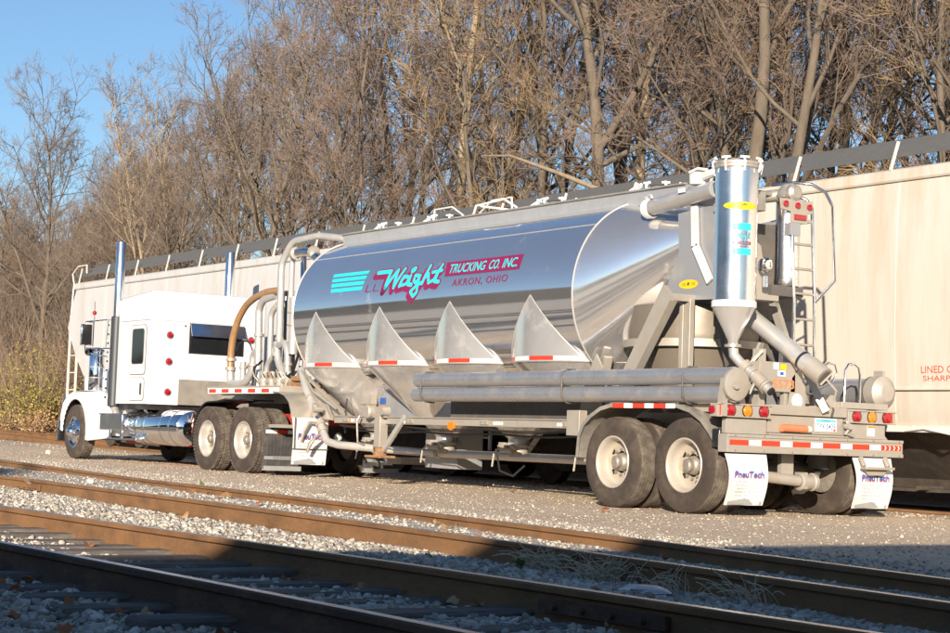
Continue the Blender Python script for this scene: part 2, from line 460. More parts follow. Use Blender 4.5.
def ground_z(x, y):
    x = np.asarray(x, float); y = np.asarray(y, float)
    f1 = far1(x)
    lot = lot_z(x) + 0.018 * lump(x, y, 1.1, 3) + 0.006 * lump(x, y, 6, 4)
    bal = -0.098 + 0.022 * lump(x, y, 2.2, 5) + 0.010 * lump(x, y, 8, 6)
    bal = bal + 0.05 * np.exp(-((y - (N1Y + far2(x)) / 2) / 0.5) ** 2) - 0.02 * np.exp(-((y - N1Y) / 0.2) ** 2) - 0.02 * np.exp(-((y - N2Y) / 0.2) ** 2)
    bal = bal + 0.06 * smoothstep(-0.1, 0.5, y - far2(x)) + (lot_z(x) * 0.4) * smoothstep(6, 9, y)
    w = smoothstep(0.1, 2.0, y - f1)
    z = bal * (1 - w) + lot * w
    # wooded slope beyond the last track
    t = np.clip(y - 20.5, 0, None)
    hill = 0.9 * smoothstep(0, 3.0, t) + 0.115 * np.clip(t - 1, 0, 90) + 0.25 * lump(x, y, 0.5, 8) * smoothstep(1, 5, t)
    hill = hill * (0.72 + 0.28 * smoothstep(-80, -30, x))
    z = z + hill
    # open yard and a wooded ridge on the near side of the tracks
    r = np.hypot(x, y); az = np.degrees(np.arctan2(-y, -x))      # 0 = straight down the track, 90 = behind the camera
    rd = np.exp(-((r - 230) / 62.0) ** 2) * smoothstep(10, 30, az) * (1 - smoothstep(75, 120, az))
    rd2 = np.exp(-((r - 230) / 62.0) ** 2) * smoothstep(60, 110, az) * (1 - smoothstep(170, 200, az))
    z = z + np.where(y < -5, 33 * rd + 13 * rd2, 0) * (1 + 0.10 * lump(x, y, 0.05, 12) + 0.10 * lump(x, y, 0.22, 13))
    return z
def axis_pts(parts):
    a = []
    for lo, hi, st in parts: a += list(np.arange(lo, hi, st))
    return np.array(sorted(set(np.round(a, 4))))
gx = axis_pts([(-900, -300, 60), (-300, -90, 10), (-90, -34, 1.0), (-34, -3, 0.11), (-3, 12, 0.6), (12, 60, 6), (60, 300, 15), (300, 901, 60)])
gy = axis_pts([(-900, -320, 60), (-320, -40, 10), (-40, 1.2, 1.6), (1.2, 12.5, 0.1), (12.5, 26, 0.35), (26, 100, 2.0), (100, 300, 20), (300, 901, 60)])
GX, GY = np.meshgrid(gx, gy)
GZ = ground_z(GX, GY)
nx, ny = len(gx), len(gy)
gv = np.stack([GX.ravel(), GY.ravel(), GZ.ravel()], 1)
i0 = (np.arange(ny - 1)[:, None] * nx + np.arange(nx - 1)[None, :]).ravel()
gf = np.stack([i0, i0 + 1, i0 + nx + 1, i0 + nx], 1)
gme = bpy.data.meshes.new('ground')
gme.from_pydata(gv.tolist(), [], gf.tolist())
gme.polygons.foreach_set('use_smooth', [True] * len(gme.polygons))
def fattr(me, name, arr):
    a = me.attributes.new(name, 'FLOAT', 'POINT'); a.data.foreach_set('value', np.asarray(arr, np.float32).ravel())
fattr(gme, 'lot', smoothstep(0.15, 1.5, GY - far1(GX) + 0.5 * lump(GX, GY, 2.0, 21)))
fattr(gme, 'litter', smoothstep(19.2, 21.0, GY + 0.6 * lump(GX, GY, 0.9, 22)))
fattr(gme, 'woods', smoothstep(0.6, 2.5, GZ) * (GY < -40))
gm = bpy.data.materials.new('ground'); gm.use_nodes = True
nt = gm.node_tree; N, L = nt.nodes, nt.links; b = N['Principled BSDF']; b.inputs['Roughness'].default_value = 0.95
b.inputs['Specular IOR Level'].default_value = 0.15
geo = N.new('ShaderNodeNewGeometry')
def noise(sc, det=6, ro=0.6):
    n = N.new('ShaderNodeTexNoise'); n.inputs['Scale'].default_value = sc; n.inputs['Detail'].default_value = det; n.inputs['Roughness'].default_value = ro
    L.new(geo.outputs['Position'], n.inputs['Vector']); return n
def voro(sc):
    n = N.new('ShaderNodeTexVoronoi'); n.inputs['Scale'].default_value = sc; L.new(geo.outputs['Position'], n.inputs['Vector']); return n
def ramp(src, stops):
    r = N.new('ShaderNodeValToRGB'); L.new(src, r.inputs['Fac'])
    e = r.color_ramp.elements
    while len(e) < len(stops): e.new(0.5)
    for k, (p, c) in enumerate(stops): e[k].position = p; e[k].color = (*c, 1)
    return r
def mixc(f, a, c):
    mxx = N.new('ShaderNodeMix'); mxx.data_type = 'RGBA'
    if isinstance(f, float): mxx.inputs['Factor'].default_value = f
    else: L.new(f, mxx.inputs['Factor'])
    L.new(a, mxx.inputs['A'])
    if isinstance(c, tuple): mxx.inputs['B'].default_value = (*c, 1)
    else: L.new(c, mxx.inputs['B'])
    return mxx.outputs['Result']
def attr(n):
    a = N.new('ShaderNodeAttribute'); a.attribute_name = n; return a.outputs['Fac']
v1 = voro(26); v2 = voro(55); v3 = voro(14)
sepc = N.new('ShaderNodeSeparateColor'); L.new(v1.outputs['Color'], sepc.inputs[0])
sepc2 = N.new('ShaderNodeSeparateColor'); L.new(v2.outputs['Color'], sepc2.inputs[0])
balc = ramp(sepc.outputs[0], [(0.0, (0.27, 0.235, 0.195)), (0.4, (0.41, 0.37, 0.31)), (0.75, (0.50, 0.455, 0.39)), (1.0, (0.60, 0.56, 0.50))]).outputs[0]
lotn = ramp(noise(0.9, 8).outputs['Fac'], [(0.25, (0.36, 0.275, 0.195)), (0.45, (0.52, 0.415, 0.305)), (0.7, (0.66, 0.54, 0.41))]).outputs[0]
lots = ramp(sepc2.outputs[0], [(0.0, (0.33, 0.255, 0.18)), (0.5, (0.56, 0.455, 0.34)), (0.9, (0.66, 0.565, 0.445)), (1.0, (0.76, 0.69, 0.59))]).outputs[0]
lotc = mixc(0.62, lotn, lots)
litn = ramp(noise(3.2, 9, 0.7).outputs['Fac'], [(0.3, (0.085, 0.05, 0.028)), (0.55, (0.22, 0.125, 0.06)), (0.75, (0.32, 0.20, 0.095))]).outputs[0]
lw = N.new('ShaderNodeMath'); lw.operation = 'MULTIPLY_ADD'; lw.inputs[1].default_value = 0.5; lw.inputs[2].default_value = -0.25
L.new(noise(5, 6).outputs['Fac'], lw.inputs[0])
la = N.new('ShaderNodeMath'); la.operation = 'ADD'; la.use_clamp = True
L.new(attr('lot'), la.inputs[0]); L.new(lw.outputs[0], la.inputs[1])
c1 = mixc(la.outputs[0], balc, lotc)
c2 = mixc(attr('litter'), c1, litn)
wdn = ramp(noise(0.35, 8, 0.75).outputs['Fac'], [(0.3, (0.035, 0.03, 0.027)), (0.6, (0.085, 0.07, 0.058)), (0.8, (0.13, 0.105, 0.08))]).outputs[0]
c2 = mixc(attr('woods'), c2, wdn)
L.new(c2, b.inputs['Base Color'])
bp = N.new('ShaderNodeBump'); bp.inputs['Strength'].default_value = 1.0; bp.inputs['Distance'].default_value = 0.015
hs = N.new('ShaderNodeMath'); hs.operation = 'SUBTRACT'; hs.inputs[0].default_value = 1.0; L.new(v1.outputs['Distance'], hs.inputs[1])
hs2 = N.new('ShaderNodeMath'); hs2.operation = 'MULTIPLY_ADD'; hs2.inputs[1].default_value = -0.5; L.new(v2.outputs['Distance'], hs2.inputs[0]); L.new(hs.outputs[0], hs2.inputs[2])
hs3 = N.new('ShaderNodeMath'); hs3.operation = 'MULTIPLY_ADD'; hs3.inputs[1].default_value = 0.5; L.new(noise(40, 8).outputs['Fac'], hs3.inputs[0]); L.new(hs2.outputs[0], hs3.inputs[2])
L.new(hs3.outputs[0], bp.inputs['Height']); L.new(bp.outputs[0], b.inputs['Normal'])
gme.materials.append(gm)
ground = bpy.data.objects.new('ground', gme); COL.objects.link(ground); tag(ground, kind='structure')

# loose stone: joined angular stones
def stones(name, spots, rs, col, seed):
    r = np.random.RandomState(seed); n = len(spots)
    p_ = (1 + 5 ** 0.5) / 2
    base = np.array([(-1, p_, 0), (1, p_, 0), (-1, -p_, 0), (1, -p_, 0), (0, -1, p_), (0, 1, p_), (0, -1, -p_), (0, 1, -p_), (p_, 0, -1), (p_, 0, 1), (-p_, 0, -1), (-p_, 0, 1)]) / 1.9
    fc = np.array([(0, 11, 5), (0, 5, 1), (0, 1, 7), (0, 7, 10), (0, 10, 11), (1, 5, 9), (5, 11, 4), (11, 10, 2), (10, 7, 6), (7, 1, 8), (3, 9, 4), (3, 4, 2), (3, 2, 6), (3, 6, 8), (3, 8, 9), (4, 9, 5), (2, 4, 11), (6, 2, 10), (8, 6, 7), (9, 8, 1)])
    q = r.normal(size=(n, 4)); q /= np.linalg.norm(q, axis=1)[:, None]
    w, x, y, z = q.T
    R = np.stack([1 - 2 * (y * y + z * z), 2 * (x * y - z * w), 2 * (x * z + y * w), 2 * (x * y + z * w), 1 - 2 * (x * x + z * z), 2 * (y * z - x * w), 2 * (x * z - y * w), 2 * (y * z + x * w), 1 - 2 * (x * x + y * y)], 1).reshape(n, 3, 3)
    V = base[None] * (1 + 0.34 * r.uniform(-1, 1, (n, 12, 1))) * r.uniform(0.55, 1.2, (n, 1, 3)) + 0.22 * r.uniform(-1, 1, (n, 12, 3))
    V = np.einsum('nij,nkj->nki', R, V)
    V[:, :, 2] *= 0.75
    V = V * np.asarray(rs)[:, None, None] + np.asarray(spots)[:, None, :]
    F = (fc[None] + 12 * np.arange(n)[:, None, None]).reshape(-1, 3)
    me = bpy.data.meshes.new(name)
    me.vertices.add(n * 12); me.vertices.foreach_set('co', V.astype(np.float32).ravel())
    me.loops.add(len(F) * 3); me.loops.foreach_set('vertex_index', F.astype(np.int32).ravel())
    me.polygons.add(len(F)); me.polygons.foreach_set('loop_start', np.arange(0, len(F) * 3, 3, dtype=np.int32))
    me.update(calc_edges=True); me.validate()
    fattr(me, 'tone', np.repeat(r.uniform(0, 1, n), 12))
    sm = bpy.data.materials.new(name); sm.use_nodes = True
    nt = sm.node_tree; Ns, Ls = nt.nodes, nt.links; bb = Ns['Principled BSDF']; bb.inputs['Roughness'].default_value = 0.92; bb.inputs['Specular IOR Level'].default_value = 0.2
    a = Ns.new('ShaderNodeAttribute'); a.attribute_name = 'tone'
    rr = Ns.new('ShaderNodeValToRGB'); Ls.new(a.outputs['Fac'], rr.inputs['Fac'])
    e = rr.color_ramp.elements
    while len(e) < len(col): e.new(0.5)
    for k, (p, cc) in enumerate(col): e[k].position = p; e[k].color = (*cc, 1)
    nz = Ns.new('ShaderNodeTexNoise'); nz.inputs['Scale'].default_value = 45
    gg = Ns.new('ShaderNodeNewGeometry'); Ls.new(gg.outputs['Position'], nz.inputs['Vector'])
    mm = Ns.new('ShaderNodeMix'); mm.data_type = 'RGBA'; mm.blend_type = 'MULTIPLY'; mm.inputs['Factor'].default_value = 0.45
    Ls.new(rr.outputs[0], mm.inputs['A']); Ls.new(nz.outputs['Color'], mm.inputs['B'])
    m3 = Ns.new('ShaderNodeMix'); m3.data_type = 'RGBA'; m3.inputs['Factor'].default_value = 0.75
    Ls.new(rr.outputs[0], m3.inputs['A']); Ls.new(mm.outputs['Result'], m3.inputs['B'])
    Ls.new(m3.outputs['Result'], bb.inputs['Base Color'])
    me.materials.append(sm)
    o = bpy.data.objects.new(name, me); COL.objects.link(o); return tag(o, kind='stuff')
RS = np.random.RandomState(7)
def scatter(n, x0, x1, ylo, yhi, rmin, rmax, sink=0.25):
    # denser towards the camera
    t = RS.uniform(0, 1, n) ** 1.5
    x = x1 + (x0 - x1) * t
    lo = ylo(x) if callable(ylo) else ylo; hi = yhi(x) if callable(yhi) else yhi
    y = lo + (hi - lo) * RS.uniform(0, 1, n)
    r = rmin + (rmax - rmin) * RS.uniform(0, 1, n) ** 2.2
    z = ground_z(x, y) + r * (0.45 - sink * RS.uniform(0, 2, n))
    return np.stack([x, y, z], 1), r
LIME = [(0.0, (0.24, 0.21, 0.175)), (0.3, (0.40, 0.36, 0.30)), (0.7, (0.52, 0.475, 0.41)), (0.95, (0.62, 0.58, 0.52)), (1.0, (0.70, 0.67, 0.62))]
A = [scatter(25000, -30, -3.2, N1Y + 0.09, lambda x: far2(x) - 0.10, 0.010, 0.030),
     scatter(7500, -18, -3.2, N2Y + 0.09, N1Y - 0.09, 0.009, 0.028),
     scatter(8000, -13, -3.6, 1.9, N2Y - 0.09, 0.010, 0.034),
     scatter(6000, -30, -3.4, lambda x: far2(x) + 0.09, lambda x: far1(x) - 0.09, 0.008, 0.024),
     scatter(12000, -32, -3.6, lambda x: far1(x) + 0.09, lambda x: far1(x) + 1.3, 0.007, 0.021),
     scatter(160, -26, -4, lambda x: far1(x) + 0.2, 12.6, 0.015, 0.035)]
stones('ballast_stone', np.concatenate([a[0] for a in A]), np.concatenate([a[1] for a in A]), LIME, 5)
Bs = [scatter(16000, -38, -6, lambda x: far1(x) + 0.7, 15.0, 0.004, 0.014), scatter(1500, -60, -14, 15.5, 17.0, 0.01, 0.03)]
stones('lot_gravel', np.concatenate([a[0] for a in Bs]), np.concatenate([a[1] for a in Bs]),
       [(0.0, (0.28, 0.215, 0.155)), (0.5, (0.46, 0.375, 0.285)), (0.85, (0.58, 0.50, 0.40)), (1.0, (0.68, 0.63, 0.54))], 6)

# rails
def rail_profile():
    h, w, bw, t = 0.172, 0.036, 0.07, 0.009
    half = [(0.0, 0.0), (w * 0.75, -0.001), (w, -0.009), (w * 0.95, -0.034), (t, -0.046), (t, -0.142), (0.02, -0.152), (bw, -0.163), (bw, -h)]
    return half + [(-a, b) for a, b in half[::-1][:-1]]
RP = rail_profile()
def rail(path, name, parent, side_mat):
    mb = MB(); P = np.array(path, float); rings = []
    for i in range(len(P)):
        d = P[min(i + 1, len(P) - 1)] - P[max(i - 1, 0)]; d[2] = 0; d /= np.linalg.norm(d)
        nrm = np.array([-d[1], d[0], 0])
        rings.append([tuple(P[i] + nrm * a + np.array([0, 0, bb])) for a, bb in RP])
    mb.loft(rings, 0, True, True, True)
    k = len(RP)
    for i in range(len(P) - 1):
        for j in (0, k - 1): mb.mi[i * k + j] = 1
    return mb.build(name, [side_mat, 'rail_top'], parent, 30)
def xs(a, b, st): return np.arange(a, b + st / 2, st)
near = thing('railway_track', 'shaded railway track nearest the camera with half buried wooden ties', 'railway track', (-10, 4.2, -0.115), 'railway tracks')
RA = [(x, N1Y + 0.004 * math.sin(x * 0.9), RAILZ + 0.004 * math.sin(x * 0.6)) for x in xs(-70, 8, 1.0)]
RB = [(x, N2Y, RAILZ + 0.003 * math.sin(x * 0.7)) for x in xs(-70, 8, 1.0)]
rail(RA, 'rail', near, 'rail_rust'); rail(RB, 'rail', near, 'rail_shaded')
rng = random.Random(3)
tie_me = {}
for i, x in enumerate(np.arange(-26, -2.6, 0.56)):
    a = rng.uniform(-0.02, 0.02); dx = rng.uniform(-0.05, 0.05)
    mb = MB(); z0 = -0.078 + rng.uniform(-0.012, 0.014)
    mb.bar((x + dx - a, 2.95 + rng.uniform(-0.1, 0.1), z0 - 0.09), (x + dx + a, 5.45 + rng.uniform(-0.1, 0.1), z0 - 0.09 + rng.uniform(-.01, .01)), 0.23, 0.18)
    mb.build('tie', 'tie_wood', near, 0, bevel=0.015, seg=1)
# joint bar bolted on the nearest track, and tie plates with spikes
mb = MB(); mb.box((-6.75, N1Y - 0.045, -0.06), (-5.85, N1Y - 0.022, 0.0)); 
for k in range(4): mb.cyl((-6.62 + 0.21 * k, N1Y - 0.07, -0.03), (-6.62 + 0.21 * k, N1Y - 0.03, -0.03), 0.017, 8)
mb.build('joint_bar', 'rail_shaded', near)
far = thing('railway_track', 'rusty curving railway track between the near rails and the gravel lot', 'railway track', (-14, 8.2, -0.115), 'railway tracks')
def rz_far(x): return RAILZ + max(0.0, (-x - 22) * 0.006)
F1 = [(x, float(far1(x)), rz_far(x)) for x in xs(-80, 6, 1.0)]
F2a = [(x, float(far2(x)), rz_far(x)) for x in xs(-80, -21.06, 0.98)]
F2b = [(x, float(far2(x)), rz_far(x)) for x in xs(-21.0, 6, 1.0)]
rail(F1, 'rail', far, 'rail_rust'); rail(F2a, 'rail', far, 'rail_rust'); rail(F2b, 'rail', far, 'rail_rust')
for xj, fn in ((-13.35, far1), (-21.0, far2)):
    mb = MB(); y = float(fn(xj)); s = (float(fn(xj + 0.4)) - float(fn(xj - 0.4))) / 0.8; z = rz_far(xj)
    mb.bar((xj - 0.42, y - 0.034 - s * 0.42, z - 0.093), (xj + 0.42, y - 0.034 + s * 0.42, z - 0.093), 0.02, 0.07)
    for k in range(4):
        xx = xj - 0.32 + 0.21 * k; yy = y + s * (xx - xj)
        mb.cyl((xx, yy - 0.075, z - 0.093), (xx, yy - 0.03, z - 0.093), 0.016, 8)
    mb.build('joint_bar', 'rail_rust', far)
def rz_back(x): return float(np.interp(x, [-120, -60, -49, -42, -30, -15, 20], [1.0, 0.62, 0.46, 0.27, 0.10, 0.03, 0.03]))
back = thing('railway_track', 'railway track that carries the hopper cars beyond the truck', 'railway track', (-30, 18.0, -0.1), 'railway tracks')
for yy in (17.28, 18.79): rail([(x, yy, rz_back(x)) for x in xs(-130, 12, 2.0)], 'rail', back, 'rail_rust')
for x in np.arange(-75, -8, 0.58):
    mb = MB(); z = rz_back(x) - 0.175
    mb.bar((x, 16.75, z - 0.08), (x, 19.3, z - 0.08), 0.22, 0.17); mb.build('tie', 'tie_wood', back, 0)

# unseen shed added behind the photographer so its roof edge shades the near rails
shed = thing('shade_shed', 'unseen flat roofed metal shed added behind the camera to shade the near rails', 'shed', (9.5, -7.5, -0.1))
EX = 1.18
mb = MB(); mb.box((EX, -17, -0.3), (EX + 12, 2.9, 3.95)); 
mb.build('wall', 'shed_metal', shed)
mb = MB(); mb.box((EX - 0.12, -17.12, 3.953), (EX + 12.12, 3.02, 4.10)); mb.build('roof', 'galvanised', shed)
mb = MB(); mb.box((EX + 2, 2.903, -0.1), (EX + 5, 2.95, 3.0)); mb.build('door', 'white_paint', shed)
shadow_silo = thing('shadow_silo', 'unseen slim galvanised tower added behind the photographer to cast a shadow', 'shadow_silo', (9.9, -25.3, -0.1))  # unseen tower added to cast the shadow patch across the far track
mb = MB(); mb.lathe([(1.3, -0.2), (1.3, 13.0), (1.35, 13.05), (0.3, 13.9), (0, 13.95)], (9.9, -25.3, 0), 'z', 32); mb.build('body', 'galvanised', shadow_silo)
mb = MB(); mb.tube([(11.3, -25.3, 0), (11.3, -25.3, 12.8)], 0.05, 6); mb.build('fill_pipe', 'pipe_aluminium', shadow_silo)

# ------------------------------------------------------------------ wheels
def wheel(parent, x, yface, z, side, style, r=0.515, w=0.275, steer=False):
    """side -1: outer face looks to -Y.  style: dish (rear), convex (front), inner (bare)"""
    s = -side                                     # inward direction
    def Y(t): return yface + s * t
    mb = MB(); n = 64
    pr = [(0.292, 0.022), (0.31, 0.008), (0.335, 0.010), (0.36, 0.004), (0.42, 0.0), (0.455, 0.008), (0.475, 0.012), (r - 0.022, 0.016), (r - 0.006, 0.026)]
    mb.lathe([(a, Y(t) - yface) for a, t in pr], (x, yface, z), 'y', n)
    tr = [(r - 0.006, 0.026)]
    ng = 5 if style != 'drive' else 4
    t0, t1 = 0.026, w - 0.026
    for g in range(1, ng):
        c = t0 + (t1 - t0) * g / ng
        tr += [(r, c - 0.0075), (r - 0.016, c - 0.0045), (r - 0.016, c + 0.0045), (r, c + 0.0075)]
    tr += [(r - 0.006, w - 0.026)]
    mb.lathe([(a, Y(t) - yface) for a, t in tr], (x, yface, z), 'y', n, 1)
    bk = [(r - 0.006, w - 0.026), (r - 0.022, w - 0.016), (0.44, w), (0.36, w - 0.004), (0.292, w - 0.02), (0.285, w - 0.06)]
    mb.lathe([(a, Y(t) - yface) for a, t in bk], (x, yface, z), 'y', n)
    if style == 'drive' or steer is False:          # shoulder blocks
        k = 58 if style == 'drive' else 0
        for i in range(k):
            a = 2 * PI * i / k
            for tt in (0.02, w * 0.36, w * 0.62, w - 0.055):
                a2 = a + (0.05 if tt in (w * 0.36,) else 0.0)
                mid = tt + (0.018)
                dx, dz = math.sin(a2), math.cos(a2); tx, tz = math.cos(a2), -math.sin(a2)
                c = (x + dx * (r + 0.001), Y(mid), z + dz * (r + 0.001))
                mb.bar((c[0] - tx * 0.016, c[1], c[2] - tz * 0.016), (c[0] + tx * 0.016, c[1], c[2] + tz * 0.016), 0.05, 0.014, (dx, 0, dz), 1)
    wh = mb.build('wheel', ['tyre_rubber', 'tread_rubber'], parent, 30)
    if style == 'inner':
        mb = MB(); mb.lathe([(a, Y(t) - yface) for a, t in [(0.29, 0.03), (0.27, 0.05), (0.265, 0.2), (0.20, 0.22), (0.0, 0.22)]], (x, yface, z), 'y', 24)
        mb.build('rim', 'hub_metal', wh); return wh
    if style == 'convex':
        pr = [(0.300, 0.010), (0.292, 0.002), (0.280, 0.006), (0.272, 0.03), (0.262, 0.055), (0.235, 0.035), (0.19, 0.0), (0.155, -0.012), (0.12, -0.012)]
        mt = 'chrome'; disc = -0.012; hub = [(0.118, -0.012), (0.105, -0.06), (0.085, -0.10), (0.05, -0.125), (0, -0.13)]; hm = 'chrome'
    else:
        pr = [(0.300, 0.012), (0.294, 0.003), (0.282, 0.004), (0.272, 0.018), (0.264, 0.06), (0.258, 0.115), (0.245, 0.142), (0.22, 0.152), (0.17, 0.156), (0.125, 0.156)]
        mt = 'alloy_wheel' if style == 'drive' else 'dusty_wheel'; disc = 0.156
        hub = [(0.108, 0.156), (0.10, 0.125), (0.085, 0.105), (0.075, 0.10), (0.072, 0.055), (0.055, 0.045), (0.05, 0.038), (0.0, 0.036)]; hm = 'hub_metal'
    mb = MB(); mb.lathe([(a, Y(t) - yface) for a, t in pr], (x, yface, z), 'y', 48)
    if style != 'convex':
        for q in range(48 * 6, 48 * 9): mb.mi[q] = 2
    nh = 10
    if style == 'dish': nh = 5
    for i in range(nh):
        a = 2 * PI * i / nh + 0.3; rr = 0.205 if style != 'convex' else 0.222
        dd = (disc + 0.001) if style != 'convex' else 0.026
        cx, cz = x + rr * math.sin(a), z + rr * math.cos(a)
        e = 0.038 if style == 'dish' else 0.024
        mb.cyl((cx, Y(dd), cz), (cx, Y(dd - 0.004), cz), e, 10, 1)
    rim = mb.build('rim', [mt, 'dark_hole', 'disc_tan'], wh, 40)
    mb = MB(); mb.lathe([(a, Y(t) - yface) for a, t in hub], (x, yface, z), 'y', 24)
    mb.build('hub_cap', hm, wh, 40)
    mb = MB()
    for i in range(10):
        a = 2 * PI * i / 10; cx, cz = x + 0.143 * math.sin(a), z + 0.143 * math.cos(a)
        mb.cyl((cx, Y(disc + 0.002), cz), (cx, Y(disc - (0.055 if style == 'convex' else 0.03)), cz), 0.017, 6)
    mb.build('lug_nuts', 'chrome' if style == 'convex' else hm, wh, 30)
    return wh

def banded_tape(mb, fn, u0, u1, v0, v1, n, first=0, ratio=1.0, sub=2):
    """red and white blocks; material 0 red, 1 white"""
    W = [ratio if (i + first) % 2 == 0 else 1.0 for i in range(n)]; tot = sum(W); u = u0
    for i in range(n):
        u2 = u + (u1 - u0) * W[i] / tot
        quad_on(mb, fn, [(u, v0), (u2, v0), (u2, v1), (u, v1)], (i + first) % 2, sub)
        u = u2

# ------------------------------------------------------------------ the tank trailer
YC, ZC, R = 14.13, 2.52, 1.19
T = thing('tank_trailer', 'polished aluminium dry bulk tank trailer with four hopper bottoms and turquoise lettering', 'tank trailer', (-16.5, YC, 0))
X0, X1 = -24.35, -17.3
HX = [-23.62, -21.78, -19.98, -18.16]
mb = MB()
nr = 128
pr = []
for x in np.linspace(X0, X1, 36): pr.append((R, x))
mb.lathe(pr, (0, YC, ZC), 'x', nr)
barrel = mb.build('tank_barrel', 'polished_aluminium', T, 60)
def ring(x, r, z, n=96, y=YC, sq=1.0):
    return [(x, y + r * math.cos(2 * PI * i / n), z + r * sq * math.sin(2 * PI * i / n)) for i in range(n)]
mb = MB()
rr = []
for t in np.linspace(0, 1, 14):
    rr.append(ring(X1 + 0.004 + (-16.12 - X1) * t, R * (1 - t) + 0.40 * t, ZC * (1 - t) + 3.15 * t))
rr += [ring(-16.08, 0.37, 3.15), ring(-16.04, 0.28, 3.15), ring(-16.02, 0.12, 3.15)]
mb.loft(rr, 0, True, False, True)
rear = mb.build('rear_cone', 'cone_aluminium', T, 60)
mb = MB()
rr = []
for t in np.linspace(0, 1, 10):
    rr.append(ring(X0 - 0.004 - 0.95 * t, R * (1 - t) + 0.55 * t, ZC * (1 - t) + 2.95 * t))
rr += [ring(X0 - 1.02, 0.45, 2.95), ring(X0 - 1.06, 0.2, 2.95)]
mb.loft(rr, 0, True, False, True)
mb.build('front_cone', 'polished_aluminium', T, 60)
for x in (X0, X1):
    mb = MB(); mb.tube([(x, YC + (R + 0.002) * math.cos(a), ZC + (R + 0.002) * math.sin(a)) for a in np.linspace(0, 2 * PI, 97)], 0.011, 6, False)
    mb.build('weld_ring', 'weld', T)
mb = MB(); mb.tube([(-16.12, YC + 0.402 * math.cos(a), 3.15 + 0.402 * math.sin(a)) for a in np.linspace(0, 2 * PI, 49)], 0.016, 6, False); mb.build('weld_ring', 'weld', T)
mb = MB(); a = rad(45)
mb.tube([(x, YC - (R + 0.001) * math.cos(a), ZC + (R + 0.001) * math.sin(a)) for x in np.linspace(X0, X1, 10)], 0.006, 6, False)
mb.build('weld_seam', 'weld', barrel)
# slanting edge where the rear cone meets its support plate
# hoppers
HP = [(0.60, 2.60), (1.190, 2.53), (1.1895, 2.35), (1.187, 2.1), (1.180, 1.9), (1.172, 1.70), (0.150, 0.74), (0.150, 0.655)]
def hop_r(z): return float(np.interp(z, [1.70, 1.9, 2.1, 2.35, 2.52], [1.172, 1.18, 1.187, 1.1895, 1.190]))
for k, hx in enumerate(HX):
    mb = MB(); mb.lathe([(r, z) for r, z in HP[:6]] , (hx, YC, 0), 'z', 120)
    mb.lathe([(r, z) for r, z in HP[5:]], (hx, YC, 0), 'z', 96)
    h = mb.build('hopper', 'hopper_aluminium', T, 28)
    # weld beads along the seam with the barrel, both sides
    for sy in (-1, 1):
        path = []
        for z in list(np.linspace(1.70, 2.46, 16)) + [2.50, 2.515]:
            hw = math.sqrt(max(0, R * R - (z - ZC) ** 2)); r = hop_r(z); dx = math.sqrt(max(0, r * r - hw * hw))
            path.append((dx, hw, z))
        full = [(hx - d, YC + sy * (hw + 0.003), z) for d, hw, z in path] + [(hx + d, YC + sy * (hw + 0.003), z) for d, hw, z in path[::-1]]
        mb = MB(); mb.tube(full, 0.005, 5); mb.build('weld_bead', 'weld', h)
    def onskirt(u, v, hx=hx): rr_ = hop_r(max(1.70, v)) + 0.004; return (hx + rr_ * math.sin(u), YC - rr_ * math.cos(u), v)
    mb = MB(); banded_tape(mb, onskirt, -0.70, 0.70, 1.712, 1.762, 4, 0, 1.0, 6)
    mb.build('reflective_tape', ['red_tape', 'white_tape'], h, 0)
    mb = MB(); mb.tube([(hx + 1.176 * math.cos(a), YC + 1.176 * math.sin(a), 1.70) for a in np.linspace(0, 2 * PI, 97)], 0.010, 6, False); mb.build('rim_bead', 'weld', h)
    # outlet valve under the cone
    mb = MB(); mb.lathe([(0.155, 0.66), (0.21, 0.655), (0.21, 0.635), (0.13, 0.63), (0.13, 0.50)], (hx, YC, 0), 'z', 24)
    mb.cyl((hx - 0.13, YC - 0.20, 0.585), (hx + 0.13, YC - 0.20, 0.585), 0.035, 8)
    for a in (-0.15, 0.0, 0.15): mb.cyl((hx + a, YC - 0.23, 0.645), (hx + a, YC - 0.17, 0.60), 0.022, 6)
    mb.box((hx - 0.19, YC - 0.20, 0.605), (hx - 0.11, YC - 0.06, 0.69))
    v = mb.build('outlet_valve', 'dusty_frame', T, 30)
    mb = MB(); mb.tube([(hx - 0.10, YC - 0.25, 0.61), (hx - 0.13, YC - 0.31, 0.55), (hx - 0.14, YC - 0.33, 0.36)], 0.014, 6); mb.build('handle', 'dusty_frame', v)
# rear hopper: its own cone behind the slanting braces
RX = -16.42
mb = MB(); mb.lathe([(0.25, 2.50), (0.76, 2.36), (0.795, 2.02), (0.79, 1.90), (0.17, 0.80), (0.16, 0.66)], (RX, YC, 0), 'z', 72); rh = mb.build('rear_hopper', 'hopper_brown', T, 30)
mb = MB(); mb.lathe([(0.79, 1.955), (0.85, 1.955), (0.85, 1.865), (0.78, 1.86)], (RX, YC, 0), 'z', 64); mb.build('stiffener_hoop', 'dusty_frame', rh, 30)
# lettering on the barrel
def onbar(u, v, off=0.004):
    a = v / R
    return (u, YC - (R + off) * math.cos(a), ZC + (R + off) * math.sin(a))
D = lambda a: rad(a) * R
mb = MB()
for i in range(4):
    vb = D(12.9 + 4.0 * i); sk = -0.03 * i
    quad_on(mb, onbar, [(-23.24 + sk, vb), (-22.35 - sk * 0.3, vb), (-22.34 - sk * 0.3, vb + D(2.6)), (-23.26 + sk, vb + D(2.6))], 0, 3)
mb.build('turquoise_stripe', 'cyan_vinyl', barrel, 0)
mb = MB(); text_fit(mb, 'L.L.', onbar, -22.24, -21.86, D(10.8), D(16.2), 0, 0.1, -0.008); mb.build('lettering', 'maroon_vinyl', barrel, 0)
